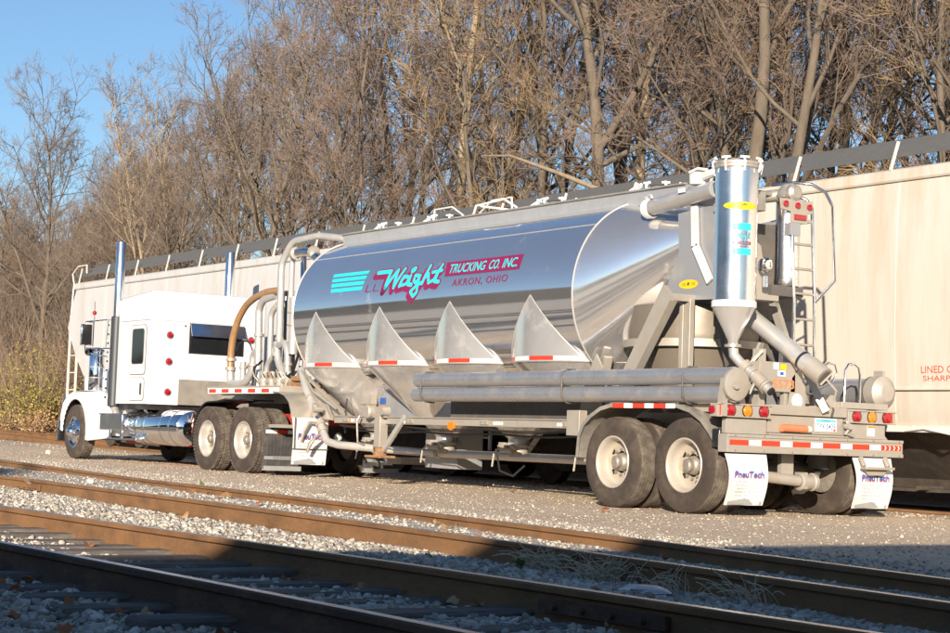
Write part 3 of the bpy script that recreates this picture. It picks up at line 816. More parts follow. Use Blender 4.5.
# the brush lettering: hand drawn strokes in a 0..10 by 0..6 box
WR = [  # (polyline, width)
    ([(0.0, 5.1), (2.2, 5.1), (1.15, 1.0)], .62), ([(1.15, 1.0), (3.35, 5.2), (2.6, 1.0)], .62), ([(2.6, 1.0), (4.5, 5.4)], .50),
    ([(4.35, 3.4), (3.55, 1.2)], .58), ([(3.95, 2.5), (4.6, 3.4), (5.0, 3.2)], .5), ([(3.55, 1.2), (4.6, 1.5), (5.4, 3.4)], .38),
    ([(5.45, 3.4), (4.95, 1.4), (5.5, 1.2)], .55), ([(5.75, 4.7), (6.05, 5.0)], .95),
    ([(7.0, 3.2), (6.2, 3.4), (5.9, 2.1), (6.3, 1.5), (6.9, 3.2), (6.2, -0.6), (5.5, -1.5), (5.2, -0.4), (6.4, 1.0), (7.3, 1.6)], .46),
    ([(8.5, 5.4), (7.2, 1.3)], .56), ([(7.5, 2.3), (8.25, 3.4), (8.2, 1.3)], .5), ([(8.2, 1.3), (9.0, 1.8), (10.4, 5.4)], .42), ([(10.0, 4.4), (9.15, 1.5), (9.75, 1.3)], .5), ([(8.9, 3.7), (10.35, 3.95)], .42)]
WR = [([(x - 0.21 * (y - 1.0), y) for x, y in pl], wd) for pl, wd in WR]
def brush(mb, fn, u0, u1, v0, v1, grow, shift, mi, off, um=1.0):
    sx = (u1 - u0) / 10.4; sy = (v1 - v0) / 5.4
    for pl, wd in WR:
        P = []
        for i in range(len(pl) - 1):
            for t in np.linspace(0, 1, 5)[:-1]: P.append(np.array(pl[i]) * (1 - t) + np.array(pl[i + 1]) * t)
        P.append(np.array(pl[-1]))
        P = [np.array([u0 + p[0] * sx + shift[0], v0 + p[1] * sy + shift[1]]) for p in P]
        hw = (wd * 0.5 + grow) * sx * um * 0.54; sc_ = np.array([1.0 / um, 1.0])
        for a, b2 in zip(P[:-1], P[1:]):
            d = (b2 - a) / sc_; d /= max(1e-6, np.linalg.norm(d)); nn = np.array([-d[1], d[0]]) * hw * sc_
            q = [a + nn, a - nn, b2 - nn, b2 + nn]; mb.add([fn(p[0], p[1], off) for p in q], [(0, 1, 2, 3)], mi)
        for a in P[::1]:
            q = [fn(a[0] + hw * math.cos(t) * sc_[0], a[1] + hw * math.sin(t), off + 0.0002) for t in np.linspace(0, 2 * PI, 9)[:-1]]
            mb.add(q, [tuple(range(8))], mi)
WU = (-21.88, -20.20)
for grow, sh, mt, of in ((0.30, (-0.03, -0.03), 'maroon_vinyl', 0.003), (0.30, (-0.06, -0.055), 'maroon_vinyl', 0.0034), (0.28, (0, 0), 'maroon_vinyl', 0.0045), (0.06, (0, 0), 'cyan_vinyl', 0.0065)):
    mb = MB(); brush(mb, onbar, WU[0], WU[1], D(9.5), D(25.5), grow, sh, 0, of); mb.build('lettering', mt, barrel, 0)
mb = MB(); quad_on(mb, onbar, [(-20.20, D(16.6)), (-18.49, D(16.6)), (-18.50, D(26.8)), (-20.27, D(26.8))], 0, 6); mb.build('name_panel', 'maroon_vinyl', barrel, 0)
mb = MB(); text_fit(mb, 'TRUCKING', lambda u, v: onbar(u, v, 0.008), -20.13, -19.28, D(18.3), D(24.8), 0, 0.06, 0.012); mb.build('lettering', 'cyan_vinyl', barrel, 0); mb = MB(); text_fit(mb, 'CO.', lambda u, v: onbar(u, v, 0.008), -19.19, -18.95, D(18.3), D(24.8), 0, 0.06, 0.012)
mb.build('lettering', 'cyan_vinyl', barrel, 0); mb = MB(); text_fit(mb, 'INC.', lambda u, v: onbar(u, v, 0.008), -18.88, -18.55, D(18.3), D(24.8), 0, 0.06, 0.012); mb.build('lettering', 'cyan_vinyl', barrel, 0)
mb = MB(); text_fit(mb, 'AKRON, OHIO', onbar, -19.97, -18.70, D(8.6), D(14.0), 0, 0.0, 0.0, 1.15); mb.build('lettering', 'maroon_vinyl', barrel, 0)

# catwalk, manholes and top pipe
for sy in (-1, 1):
    mb = MB(); mb.box((-24.3, YC + sy * 0.38 - 0.012, 3.61), (-16.2, YC + sy * 0.38 + 0.012, 3.79)); mb.build('catwalk_skirt', 'galvanised', T)
    mb = MB(); mb.bar((-24.3, YC + sy * 0.40, 3.795), (-16.2, YC + sy * 0.40, 3.795), 0.05, 0.02); mb.build('catwalk_edge', 'dull_aluminium', T)
mb = MB()
for i in range(9): mb.box((-24.3, YC - 0.36 + 0.085 * i, 3.76), (-16.2, YC - 0.33 + 0.085 * i, 3.785))
mb.build('catwalk_grating', 'galvanised', T)
for mx_ in (-23.3, -21.9, -19.2, -17.1):
    mb = MB(); mb.lathe([(0.27, 3.70), (0.27, 3.82), (0.30, 3.825), (0.30, 3.85), (0.22, 3.88), (0, 3.885)], (mx_, YC, 0), 'z', 28); mh = mb.build('manhole_cover', 'bright_aluminium', T, 30)
    mb = MB()
    for i in range(8):
        a = 2 * PI * i / 8 + 0.2; c, s_ = math.cos(a), math.sin(a)
        mb.tube([(mx_ + 0.30 * c, YC + 0.30 * s_, 3.78), (mx_ + 0.33 * c, YC + 0.33 * s_, 3.86), (mx_ + 0.26 * c, YC + 0.26 * s_, 3.91)], 0.018, 6)
        mb.cyl((mx_ + 0.31 * c - 0.05 * s_, YC + 0.31 * s_ + 0.05 * c, 3.895), (mx_ + 0.31 * c + 0.05 * s_, YC + 0.31 * s_ - 0.05 * c, 3.895), 0.014, 6)
    mb.build('clamp', 'white_tape', mh, 30)
    mb = MB(); mb.tube([(mx_ - 0.30, YC - 0.1, 3.86), (mx_ - 0.42, YC - 0.1, 3.90), (mx_ - 0.46, YC - 0.2, 3.82)], 0.02, 6); mb.build('hinge', 'white_tape', mh)
# folding rail end on the catwalk
mb = MB()
for yy in (YC - 0.36, YC + 0.36): mb.tube([(-20.75, yy, 3.79), (-20.68, yy, 3.93), (-20.0, yy, 3.96), (-19.7, yy, 3.82)], 0.016, 6)
mb.tube([(-20.68, YC - 0.36, 3.93), (-20.68, YC + 0.36, 3.93)], 0.016, 6); mb.build('grab_rail', 'white_tape', T)
tp = MB(); tp.cyl((-16.62, 13.52, 3.515), (-15.25, 13.36, 3.60), 0.095, 24); vp = tp.build('vent_pipe', 'pipe_aluminium', T, 40)
mb = MB(); mb.lathe([(0.10, 0), (0.115, 0.02), (0.12, 0.10), (0.105, 0.13)], (-16.66, 13.52, 3.51), 'x', 20); mb.cyl((-16.6, 13.5, 3.5), (-16.6, 13.5, 3.64), 0.035, 8); mb.tube([(-16.66, 13.5, 3.64), (-16.5, 13.45, 3.655), (-16.42, 13.40, 3.62)], 0.018, 6); mb.build('valve', 'white_vinyl', vp, 30)
mb = MB(); mb.lathe([(0.06, 3.68), (0.10, 3.69), (0.105, 3.80), (0.06, 3.83)], (-15.62, 13.42, 0), 'z', 16); mb.cyl((-15.62, 13.42, 3.76), (-15.3, 13.40, 3.80), 0.05, 10); mb.tube([(-15.75, 13.40, 3.84), (-15.60, 13.40, 3.87), (-15.45, 13.40, 3.84)], 0.018, 6); mb.build('valve', 'white_vinyl', vp, 30)
mb = MB(); mb.box((-15.82, 13.295, 3.60), (-15.70, 13.30, 3.65)); mb.build('sticker', 'white_tape', vp, 0)

# rear support plate, posts and braces
mb = MB(); mb.prism([(-16.05, 3.40), (-15.42, 3.46), (-15.40, 2.38), (-16.30, 2.40), (-16.02, 2.95)], 'xz', 13.50, 13.535); pl = mb.build('support_plate', 'grey_panel', T)
mb = MB(); mb.bar((-15.73, 13.47, 3.47), (-15.70, 13.47, 3.0), 0.10, 0.03, (0, 1, 0)); mb.bar((-15.70, 13.47, 3.0), (-15.43, 13.47, 2.58), 0.10, 0.03, (0, 1, 0)); mb.build('stiffener', 'white_vinyl', pl)
mb = MB(); ellipse_on(mb, lambda u, v: (u, 13.496, v), (-15.83, 2.57), 0.165, 0.052, 24); 
mb.build('warning_badge', 'yellow_vinyl', pl, 0)
mb = MB(); text_fit(mb, 'CAL', lambda u, v: (u, 13.4935, v), -15.95, -15.87, 2.555, 2.59, 0); text_fit(mb, '*', lambda u, v: (u, 13.4935, v), -15.855, -15.805, 2.55, 2.60, 0, 0, 0.02); text_fit(mb, 'OK', lambda u, v: (u, 13.4935, v), -15.78, -15.71, 2.555, 2.59, 0)
mb.build('lettering', 'dark_ink', pl, 0)
mb = MB(); mb.box((-15.89, 13.42, 1.22), (-15.70, 13.49, 2.398)); mb.box((-15.86, 13.40, 1.22), (-15.80, 13.417, 2.38)); mb.build('support_post', 'dusty_frame', T, bevel=0.006)
mb = MB(); mb.prism([(-16.62, 1.50), (-16.33, 1.50), (-15.68, 2.36), (-15.88, 2.54)], 'xz', 13.16, 13.22); mb.bar((-16.35, 13.14, 1.50), (-15.70, 13.14, 2.36), 0.03, 0.06, (0, 1, 0)); mb.box((-15.85, 13.22, 2.36), (-15.72, 13.50, 2.44)); mb.build('diagonal_brace', 'dusty_frame', T)
mb = MB(); mb.bar((-17.30, 13.40, 1.22), (-17.05, 13.32, 1.75), 0.10, 0.05); mb.build('diagonal_brace', 'dusty_frame', T)
mb = MB(); mb.prism([(-17.45, 1.00), (-17.0, 1.00), (-17.02, 1.62), (-17.14, 1.78), (-17.35, 1.40)], 'xz', 13.20, 13.23); mb.build('gusset', 'dusty_frame', T)
for p_, q_ in (((-15.4, 14.65, 1.25), (-15.95, 14.5, 2.4)), ((-15.2, 13.75, 1.2), (-15.6, 13.75, 2.4))):
    mb = MB(); mb.bar(p_, q_, 0.12, 0.08); mb.build('rear_brace', 'dark_frame', T)
# right-hand mirror of the plate, seen from the far side
mb = MB(); mb.prism([(-16.05, 3.40), (-15.42, 3.46), (-15.40, 2.38), (-16.30, 2.40)], 'xz', 14.75, 14.785); mb.box((-15.89, 14.80, 1.22), (-15.70, 14.87, 2.398)); mb.build('support_plate', 'grey_panel', T)
mb = MB(); mb.box((-15.45, 13.54, 2.2), (-15.41, 14.745, 3.3)); mb.build('bulkhead', 'dark_frame', T)

# chassis
for sy in (-1, 1):
    y = YC + sy * 1.155
    mb = MB(); mb.box((-22.95, y - 0.03, 0.885), (-17.28, y + 0.03, 0.985)); mb.box((-22.95, y - 0.055, 0.975), (-17.28, y + 0.0, 0.99)); sr = mb.build('side_rail', 'dusty_frame', T, bevel=0.004)
    if sy < 0:
        for xa in (-22.55, -21.0, -18.85, -17.5):
            for k in range(4):
                mb = MB(); mb.cyl((xa + 0.055 * k, y - 0.031, 0.925), (xa + 0.055 * k, y - 0.036, 0.925), 0.022, 10); mb.build('reflector', 'amber_lens' if k == 1 and xa < -22 else 'white_tape', sr, 0)
    mb = MB(); mb.box((-20.3, y - sy * 0.26 - 0.01, 0.99), (-17.0, y - sy * 0.26 + 0.01, 1.36)); mb.box((-20.3, y - sy * 0.27 - 0.015, 1.18), (-17.0, y - sy * 0.27 + 0.015, 1.20)); mb.build('frame_web', 'dark_frame', T)  # web in the dark material: the shade behind the rail put into colour
    mb = MB(); mb.prism([(-24.1, 0.90), (-20.3, 0.90), (-20.3, 1.42), (-23.4, 1.42), (-24.1, 1.1)], 'xz', y - sy * 0.78, y - sy * 0.795); mb.build('gusset', 'grey_panel', T)
    mb = MB(); mb.box((-17.3, y - 0.06, 0.80), (-17.05, y + 0.06, 1.10)); mb.build('frame_box', 'dusty_frame', T, bevel=0.006)
    mb = MB(); mb.box((-17.05, YC + sy * 0.52 - 0.05, 0.86), (-14.5, YC + sy * 0.52 + 0.05, 1.10)); mb.build('frame_beam', 'dusty_frame', T)
    mb = MB(); mb.box((-28.0, YC + sy * 0.50 - 0.05, 1.18), (-23.0, YC + sy * 0.50 + 0.05, 1.33)); mb.build('frame_beam', 'dusty_frame', T)
mb = MB(); mb.prism([(-19.86, 0.93), (-19.74, 0.93), (-19.74, 0.85), (-19.80, 0.82), (-19.86, 0.85)], 'xz', 12.90, 12.935); mb.build('side_marker', 'amber_lens', T)
mb = MB(); mb.box((-23.02, 13.745, 1.19), (-22.86, 13.751, 1.28)); mb.build('sticker', 'blue_ink', T, 0)
mb = MB(); ellipse_on(mb, lambda u, v: (u, 13.748, v), (-22.93, 1.11), 0.15, 0.055); mb.build('sticker', 'orange_ink', T, 0)
# discharge line under the hoppers
mb = MB(); mb.tube([(-17.3, YC, 0.50), (-22.3, YC, 0.50), (-22.9, 13.72, 0.53), (-23.5, 13.34, 0.565), (-23.68, 13.26, 0.61), (-23.79, 13.25, 0.72), (-23.86, 13.25, 0.82), (-24.09, 13.25, 1.07), (-24.43, 13.25, 1.45), (-24.62, 13.27, 1.70)], 0.058, 14)
dp = mb.build('discharge_pipe', 'pipe_aluminium', T, 50)
for q0, q1 in (((-23.81, 13.25, 0.75), (-23.84, 13.25, 0.79)), ((-23.88, 13.25, 0.84), (-23.92, 13.25, 0.885)), ((-22.0, YC, 0.5), (-21.92, YC, 0.5)), ((-23.0, 13.657, 0.535), (-22.95, 13.69, 0.533)), ((-24.25, 13.25, 1.25), (-24.27, 13.25, 1.27))):
    mb = MB(); mb.cyl(q0, q1, 0.078, 16); mb.build('coupling', 'dusty_frame', dp, 40)
for p in ([(-23.90, 13.2, 0.88), (-23.94, 13.08, 0.89), (-23.98, 13.02, 0.74), (-24.0, 12.99, 0.60)], [(-23.80, 13.2, 0.72), (-23.78, 13.1, 0.66), (-23.82, 13.04, 0.56), (-23.86, 13.02, 0.44)]):
    mb = MB(); mb.tube(p, [0.02, 0.022, 0.03, 0.022], 6); mb.build('valve_handle', 'hub_metal', dp)
mb = MB(); mb.tube([(-23.3, 13.35, 1.25), (-23.1, 13.2, 0.95), (-23.15, 13.25, 0.75), (-23.4, 13.4, 0.78)], 0.012, 5); mb.build('air_line', 'black_hose', T, 50)
mb = MB(); mb.tube([(-19.6, 13.5, 0.6), (-19.5, 13.5, 0.32), (-19.2, 13.5, 0.26), (-18.95, 13.5, 0.4)], 0.014, 6); mb.build('air_line', 'black_hose', T)
for zz, yy_, rr_ in ((0.86, 13.02, 0.010), (0.84, 13.06, 0.008), (0.80, 13.30, 0.016)):
    mb = MB(); mb.tube([(x, yy_, zz - 0.03 * abs(math.sin((x + 23) * 1.7))) for x in np.arange(-22.9, -17.1, 0.3)], rr_, 5); mb.build('air_line', 'black_hose', T, 50)
for xx in (-22.6, -20.87, -19.07, -17.3):
    mb = MB(); mb.box((xx - 0.04, 12.98, 0.90), (xx + 0.04, 15.28, 0.975)); mb.build('cross_member', 'dusty_frame', T)
    mb = MB(); mb.box((xx - 0.09, 12.925, 0.905), (xx + 0.09, 12.94, 0.97)); mb.build('frame_bracket', 'dusty_frame', T)
    for k in (-0.05, 0.05):
        mb = MB(); mb.cyl((xx + k, 12.926, 0.937), (xx + k, 12.916, 0.937), 0.013, 6); mb.build('bolt', 'hub_metal', T)
# landing gear
for sy in (-1, 1):
    y = YC + sy * 1.20
    mb = MB(); mb.box((-21.68, y - 0.065, 0.56), (-21.52, y + 0.065, 1.12)); lg = mb.build('landing_leg', 'dusty_frame', T, bevel=0.008)
    mb = MB(); mb.box((-21.655, y - 0.045, 0.45), (-21.545, y + 0.045, 0.56)); mb.box((-21.80, y - 0.13, 0.415), (-21.40, y + 0.13, 0.45)); mb.lathe([(0.10, 0.45), (0.085, 0.50), (0.06, 0.56)], (-21.6, y, 0), 'z', 12); mb.build('foot', 'rusty_iron', lg, bevel=0.006)
    mb = MB(); mb.bar((-20.98, y, 0.99), (-21.50, y, 0.52), 0.05, 0.07); mb.bar((-21.02, y - 0.03, 0.95), (-21.35, y - 0.03, 0.66), 0.012, 0.02); mb.build('brace', 'pipe_aluminium', lg, bevel=0.004)
    if sy < 0:
        mb = MB(); mb.lathe([(0, -0.14), (0.085, -0.14), (0.10, -0.12), (0.10, 0.0)], (-21.80, y - 0.0, 1.05), 'y', 20); mb.lathe([(0, -0.12), (0.06, -0.12), (0.07, 0)], (-21.42, y, 1.06), 'y', 16); mb.box((-21.80, y - 0.06, 0.97), (-21.42, y - 0.01, 1.12)); mb.build('gearbox', 'dusty_frame', lg, 30)
        mb = MB(); mb.tube([(-22.05, y - 0.08, 0.99), (-22.06, y - 0.12, 0.92), (-22.05, y - 0.1, 0.62), (-21.9, y - 0.08, 0.58)], 0.016, 6); mb.build('crank_handle', 'hub_metal', lg)
mb = MB(); mb.box((-22.6, 14.3, 0.28), (-21.75, 14.75, 0.95)); mb.build('tool_box', 'grey_panel', T, bevel=0.01)
mb = MB(); mb.box((-24.0, 14.5, 0.30), (-23.6, 15.2, 0.40)); mb.build('step', 'dusty_frame', T)
# hose tubes on both sides
def hose_tubes(y, sgn, xl, xr, cap):
    mb = MB(); mb.cyl((xl, y, 1.475), (xr, y, 1.478), 0.092, 28); mb.lathe([(0.100, -17.28), (0.100, -17.20)], (0, y, 1.476), 'x', 28)
    a = mb.build('hose_tube', 'tube_metal', T, 40)
    mb = MB(); mb.cyl((xl - 0.06, y + 0.01, 1.285), (xr, y + 0.01, 1.285), 0.092, 28); bt = mb.build('hose_tube', 'tube_metal', T, 40)
    for xx in (-20.3, -17.18, -15.0):
        mb = MB(); mb.tube([(xx, y + 0.1, 1.58), (xx, y - 0.02, 1.58), (xx, y - 0.10, 1.48), (xx, y - 0.10, 1.26), (xx, y - 0.02, 1.185), (xx, y + 0.12, 1.18)], 0.012, 6); mb.build('strap', 'dark_frame', a)
    if cap:
        mb = MB(); mb.lathe([(0, 0.045), (0.14, 0.045), (0.172, 0.035), (0.172, 0.0), (0, 0.0)], (xr + 0.01, y, 1.385), 'x', 36); mb.lathe([(0.03, 0.055), (0.03, 0.09), (0, 0.09)], (xr + 0.01, y - 0.05, 1.36), 'x', 12)
        c = mb.build('tube_cap', 'dusty_frame', a, 30)
        mb = MB(); mb.prism([(xr - 0.10, 1.18), (xr - 0.02, 1.18), (xr - 0.01, 1.42), (xr - 0.06, 1.45)], 'xz', y - 0.14, y - 0.10); mb.box((xr - 0.12, y - 0.12, 1.05), (xr - 0.03, y - 0.06, 1.30)); mb.build('bracket', 'dusty_frame', a)
hose_tubes(12.84, -1, -20.52, -14.28, True)
mb = MB(); mb.cyl((-20.5, 15.42, 1.415), (-14.72, 15.42, 1.415), 0.16, 32); rt_ = mb.build('hose_tube', 'tube_metal', T, 40)
mb = MB(); mb.lathe([(0.17, -14.78), (0.19, -14.76), (0.19, -14.62), (0.17, -14.60), (0.10, -14.555), (0, -14.55)], (0, 15.42, 1.41), 'x', 28); mb.box((-14.76, 15.40, 1.58), (-14.62, 15.44, 1.66)); mb.build('tube_cap', 'dusty_frame', rt_, 30)
mb = MB(); mb.tube([(-14.80, 15.42 + 0.175 * math.cos(a), 1.41 + 0.175 * math.sin(a)) for a in np.linspace(0, 2 * PI, 33)], 0.014, 6); mb.build('strap', 'dark_frame', rt_)
# fenders over the trailer axles
FP = [(-16.955, 0.55), (-16.93, 0.80), (-16.84, 0.95), (-16.70, 1.05), (-16.52, 1.135), (-16.31, 1.175), (-15.16, 1.175), (-14.93, 1.12), (-14.74, 1.02), (-14.60, 0.89), (-14.52, 0.80)]
for sy in (-1, 1):
    ya, yb = (12.81, 13.46) if sy < 0 else (14.80, 15.45)
    mb = MB(); mb.strip(FP, 'xz', ya, yb, 0.018); f = mb.build('fender', 'dull_aluminium', T, 50)
    yo = 12.804 if sy < 0 else 15.452
    mb = MB(); mb.strip([(a, b2 + 0.004) for a, b2 in FP], 'xz', yo, yo + 0.006 if sy > 0 else yo + 0.008, 0.045); mb.build('fender_lip', 'dull_aluminium', f, 50)
    if sy < 0:
        mb = MB(); banded_tape(mb, lambda u, v: (u, 12.797, v), -16.28, -15.18, 1.128, 1.18, 6, 0, 1.35, 1); mb.build('reflective_tape', ['red_tape', 'white_tape'], f, 0)
        mb = MB(); mb.box((-14.58, 12.80, 0.72), (-14.45, 13.2, 0.92)); mb.build('fender_end', 'black_paint', f, bevel=0.02)
        mb = MB(); mb.strip([(-16.98, 0.50), (-16.96, 0.85), (-16.80, 1.08)], 'xz', 12.95, 13.4, 0.02); mb.build('fender_flap', 'dusty_frame', f)
# bumper, lamps, plate
BX = -14.31
mb = MB(); mb.box((-14.47, 12.80, 0.675), (BX - 0.012, 15.43, 0.868)); mb.box((BX - 0.012, 12.80, 0.835), (BX, 15.43, 0.868)); mb.box((BX - 0.012, 12.80, 0.675), (BX, 15.43, 0.715))
bum = mb.build('bumper', 'dusty_frame', T, 0, bevel=0.005)
mb = MB(); fn = lambda u, v: (BX - 0.009, u, v)
banded_tape(mb, fn, 12.83, 15.08, 0.752, 0.808, 10, 0, 1.5, 1)
quad_on(mb, fn, [(15.08, 0.752), (15.40, 0.752), (15.40, 0.808), (15.08, 0.808)], 0)
mb.build('reflective_tape', ['red_tape', 'white_tape'], bum, 0)
mb = MB()
for k in range(4):
    u = 15.13 + 0.07 * k
    quad_on(mb, lambda a, b2: (BX - 0.0075, a, b2), [(u, 0.756), (u + 0.014, 0.756), (u + 0.034, 0.78), (u + 0.02, 0.78)]); quad_on(mb, lambda a, b2: (BX - 0.0075, a, b2), [(u + 0.02, 0.78), (u + 0.034, 0.78), (u + 0.014, 0.804), (u, 0.804)])
mb.build('chevron', 'white_tape', bum, 0)
for k in range(7):
    for zz in (0.852, 0.695):
        mb = MB(); mb.cyl((BX - 0.002, 12.9 + 0.41 * k, zz), (BX + 0.006, 12.9 + 0.41 * k, zz), 0.011, 6); mb.build('bolt', 'hub_metal', bum)
for y0, y1, red_end in ((12.67, 13.43, 0), (14.59, 15.33, 1)):
    mb = MB(); mb.box((-14.46, y0, 1.045), (-14.35, y1, 1.185)); mb.box((-14.36, y0 - 0.004, 1.172), (-14.335, y1 + 0.004, 1.189)); mb.box((-14.36, y0 - 0.004, 1.042), (-14.335, y1 + 0.004, 1.056))
    lb = mb.build('lamp_box', 'dusty_frame', T, 0, bevel=0.004)
    off = 0.19 if not red_end else 0.13
    for k in range(3):
        y = y0 + off + 0.235 * k
        mb = MB(); mb.lathe([(0.062, 0.0), (0.062, 0.012), (0.05, 0.022), (0, 0.026)], (-14.352, y, 1.115), 'x', 20); mb.build('tail_light', 'amber_lens' if k == 1 else 'red_lens', lb, 30)
        mb = MB(); mb.lathe([(0.073, 0.0), (0.073, 0.008), (0.062, 0.01)], (-14.352, y, 1.115), 'x', 20); mb.build('lamp_ring', 'black_paint', lb, 30)
    yr = y0 + 0.035 if not red_end else y1 - 0.085
    mb = MB(); mb.box((-14.352, yr, 1.06), (-14.345, yr + 0.04, 1.17)); mb.build('reflector', 'red_tape', lb, 0)
mb = MB(); mb.lathe([(0.045, 0.0), (0.04, -0.02), (0, -0.025)], (-14.42, 12.668, 1.115), 'y', 16); mb.build('side_marker', 'red_lens', T, 30)
mb = MB(); mb.box((-14.45, 13.44, 0.90), (-14.40, 14.56, 1.09)); mb.box((-14.45, 13.44, 1.095), (-14.36, 14.575, 1.20)); mb.box((-14.45, 12.83, 0.872), (-14.38, 13.40, 1.035)); mb.box((-14.45, 14.60, 0.872), (-14.38, 15.20, 1.035)); mb.box((-14.45, 13.44, 0.872), (-14.37, 14.56, 0.895)); mb.build('rear_panel', 'dusty_frame', T, 0, bevel=0.004)
mb = MB(); mb.box((-14.398, 14.13, 0.935), (-14.392, 14.455, 1.075)); lp = mb.build('licence_plate', 'white_tape', T, 0)
mb = MB(); quad_on(mb, lambda a, b2: (-14.390, a, b2), [(14.14, 1.035), (14.445, 1.035), (14.445, 1.068), (14.14, 1.068)]); mb.build('plate_band', 'plate_blue', lp, 0)
mb = MB(); text_fit(mb, 'TPX 5439', lambda a, b2: (-14.3895, a, b2), 14.15, 14.435, 0.957, 1.02, 0, 0, 0.01); mb.build('lettering', 'blue_ink', lp, 0)
mb = MB(); text_fit(mb, 'OHIO', lambda a, b2: (-14.3885, a, b2), 14.23, 14.35, 1.041, 1.062, 0); mb.build('lettering', 'dark_ink', lp, 0)
mb = MB(); mb.box((-14.3915, 14.405, 0.940), (-14.389, 14.44, 0.962)); mb.build('sticker', 'red_ink', lp, 0)
mb = MB(); mb.tube([(-14.36, 14.58, 1.06), (-14.33, 14.60, 0.98), (-14.36, 14.56, 0.92), (-14.34, 14.66, 0.90), (-14.36, 14.72, 0.86)], 0.02, 6); mb.cyl((-14.36, 14.575, 1.0), (-14.30, 14.575, 1.0), 0.035, 10); mb.build('air_coupling', 'dusty_frame', T)
mb = MB(); mb.cyl((-14.35, 13.60, 0.955), (-14.35, 13.955, 0.950), 0.042, 16); dt = mb.build('document_tube', 'orange_plastic', T, 30)
mb = MB(); mb.cyl((-14.35, 13.955, 0.950), (-14.35, 14.01, 0.949), 0.036, 16); mb.build('end_cap', 'white_vinyl', dt, 30)
mb = MB(); mb.box((-14.379, 14.92, 0.905), (-14.375, 15.03, 1.02)); mb.build('sticker', 'white_tape', T, 0)
mb = MB(); mb.box((-14.374, 14.92, 0.995), (-14.372, 15.03, 1.018)); mb.build('sticker', 'amber_lens', T, 0)
# mud flaps
def mud_flap(x, y0, y1, z0, z1, name_text=True, mat_='white_vinyl', bow=0.05):
    mb = MB(); n = 12; rings = []
    for i in range(n + 1):
        t = i / n; z = z1 + (z0 - z1) * t
        tp_ = 0.06 * t * (1 - 0.3 * t); b_ = bow * math.sin(t * PI * 1.1)
        yy0, yy1 = y0 + tp_ * 0.6 + 0.01 * math.sin(t * 5), y1 - tp_ * 0.7
        rings.append([(x + b_ + 0.012 * math.sin(6.0 * k / 8 + 3 * t) * t, yy0 + (yy1 - yy0) * k / 8, z) for k in range(9)])
    v = [p for r_ in rings for p in r_]; m9 = 9
    f = [(i * m9 + j, i * m9 + j + 1, (i + 1) * m9 + j + 1, (i + 1) * m9 + j) for i in range(n) for j in range(8)]
    v2 = [(p[0] - 0.012, p[1], p[2]) for p in v]; k = len(v)
    edge = [j for j in range(9)] + [i * m9 + 8 for i in range(1, n + 1)] + [n * m9 + j for j in range(7, -1, -1)] + [i * m9 for i in range(n - 1, 0, -1)]
    ff = f + [tuple(q + k for q in g[::-1]) for g in f] + [(edge[i], edge[(i + 1) % len(edge)], edge[(i + 1) % len(edge)] + k, edge[i] + k) for i in range(len(edge))]
    mb.add(v + v2, ff)
    o = mb.build('mud_flap', mat_, T, 50)
    def on(u, w, off=0.003):       # u 0..1 across, w 0..1 down
        i = min(n - 1e-6, max(0, w * n)); j = min(8 - 1e-6, max(0, u * 8)); i0_, j0_ = int(i), int(j); a, c = i - i0_, j - j0_
        P = lambda I, J: np.array(rings[I][J])
        q = P(i0_, j0_) * (1 - a) * (1 - c) + P(i0_ + 1, j0_) * a * (1 - c) + P(i0_, j0_ + 1) * (1 - a) * c + P(i0_ + 1, j0_ + 1) * a * c
        return (q[0] + off, q[1], q[2])
    if name_text:
        mb = MB(); text_fit(mb, 'PneuTech', lambda u, w: on(u, -w, 0.0025), 0.13, 0.90, -0.475, -0.355, 0, 0.0, 0.03); mb.build('lettering', 'red_ink', o, 0)
        mb = MB(); text_fit(mb, 'PneuTech', lambda u, w: on(u, -w, 0.004), 0.13, 0.90, -0.455, -0.33, 0, 0.1, 0.03); mb.build('lettering', 'blue_ink', o, 0)
        mb = MB()
        for q, (a, c) in enumerate(((0.14, 0.86), (0.17, 0.83), (0.22, 0.78), (0.2, 0.8), (0.2, 0.84))):
            w0 = -0.52 - 0.068 * q
            text_fit(mb, ['SALES SERVICE PARTS', 'DRY BULK TRAILERS', 'AKRON OHIO', 'REPAIR PARTS', 'TANKS AND HOSES'][q], lambda u, w: on(u, -w, 0.003), a, c, w0 - 0.036, w0, 0)
        mb.build('lettering', 'grey_ink', o, 0)
        mb = MB(); mb.add([on(0.06, 0.99, 0.004), on(0.94, 0.99, 0.004), on(0.94, 0.93, 0.004), on(0.5, 0.865, 0.004), on(0.06, 0.93, 0.004)], [(0, 1, 2, 3, 4)]); mb.build('bottom_print', 'galvanised', o, 0)
    return o
mud_flap(-14.36, 12.81, 13.39, 0.12, 0.66)
mud_flap(-14.36, 14.68, 15.28, 0.10, 0.665)
mb = MB(); mb.bar((-14.30, 14.74, 0.67), (-14.24, 14.74, 0.57), 0.05, 0.03); mb.bar((-14.30, 15.12, 0.67), (-14.24, 15.12, 0.57), 0.05, 0.03); mb.box((-14.27, 14.71, 0.535), (-14.17, 15.15, 0.565)); mb.prism([(14.76, 0.535), (15.10, 0.535), (15.05, 0.47), (14.81, 0.47)], 'yz', -14.26, -14.235); mb.build('step', 'dusty_frame', T, bevel=0.004)
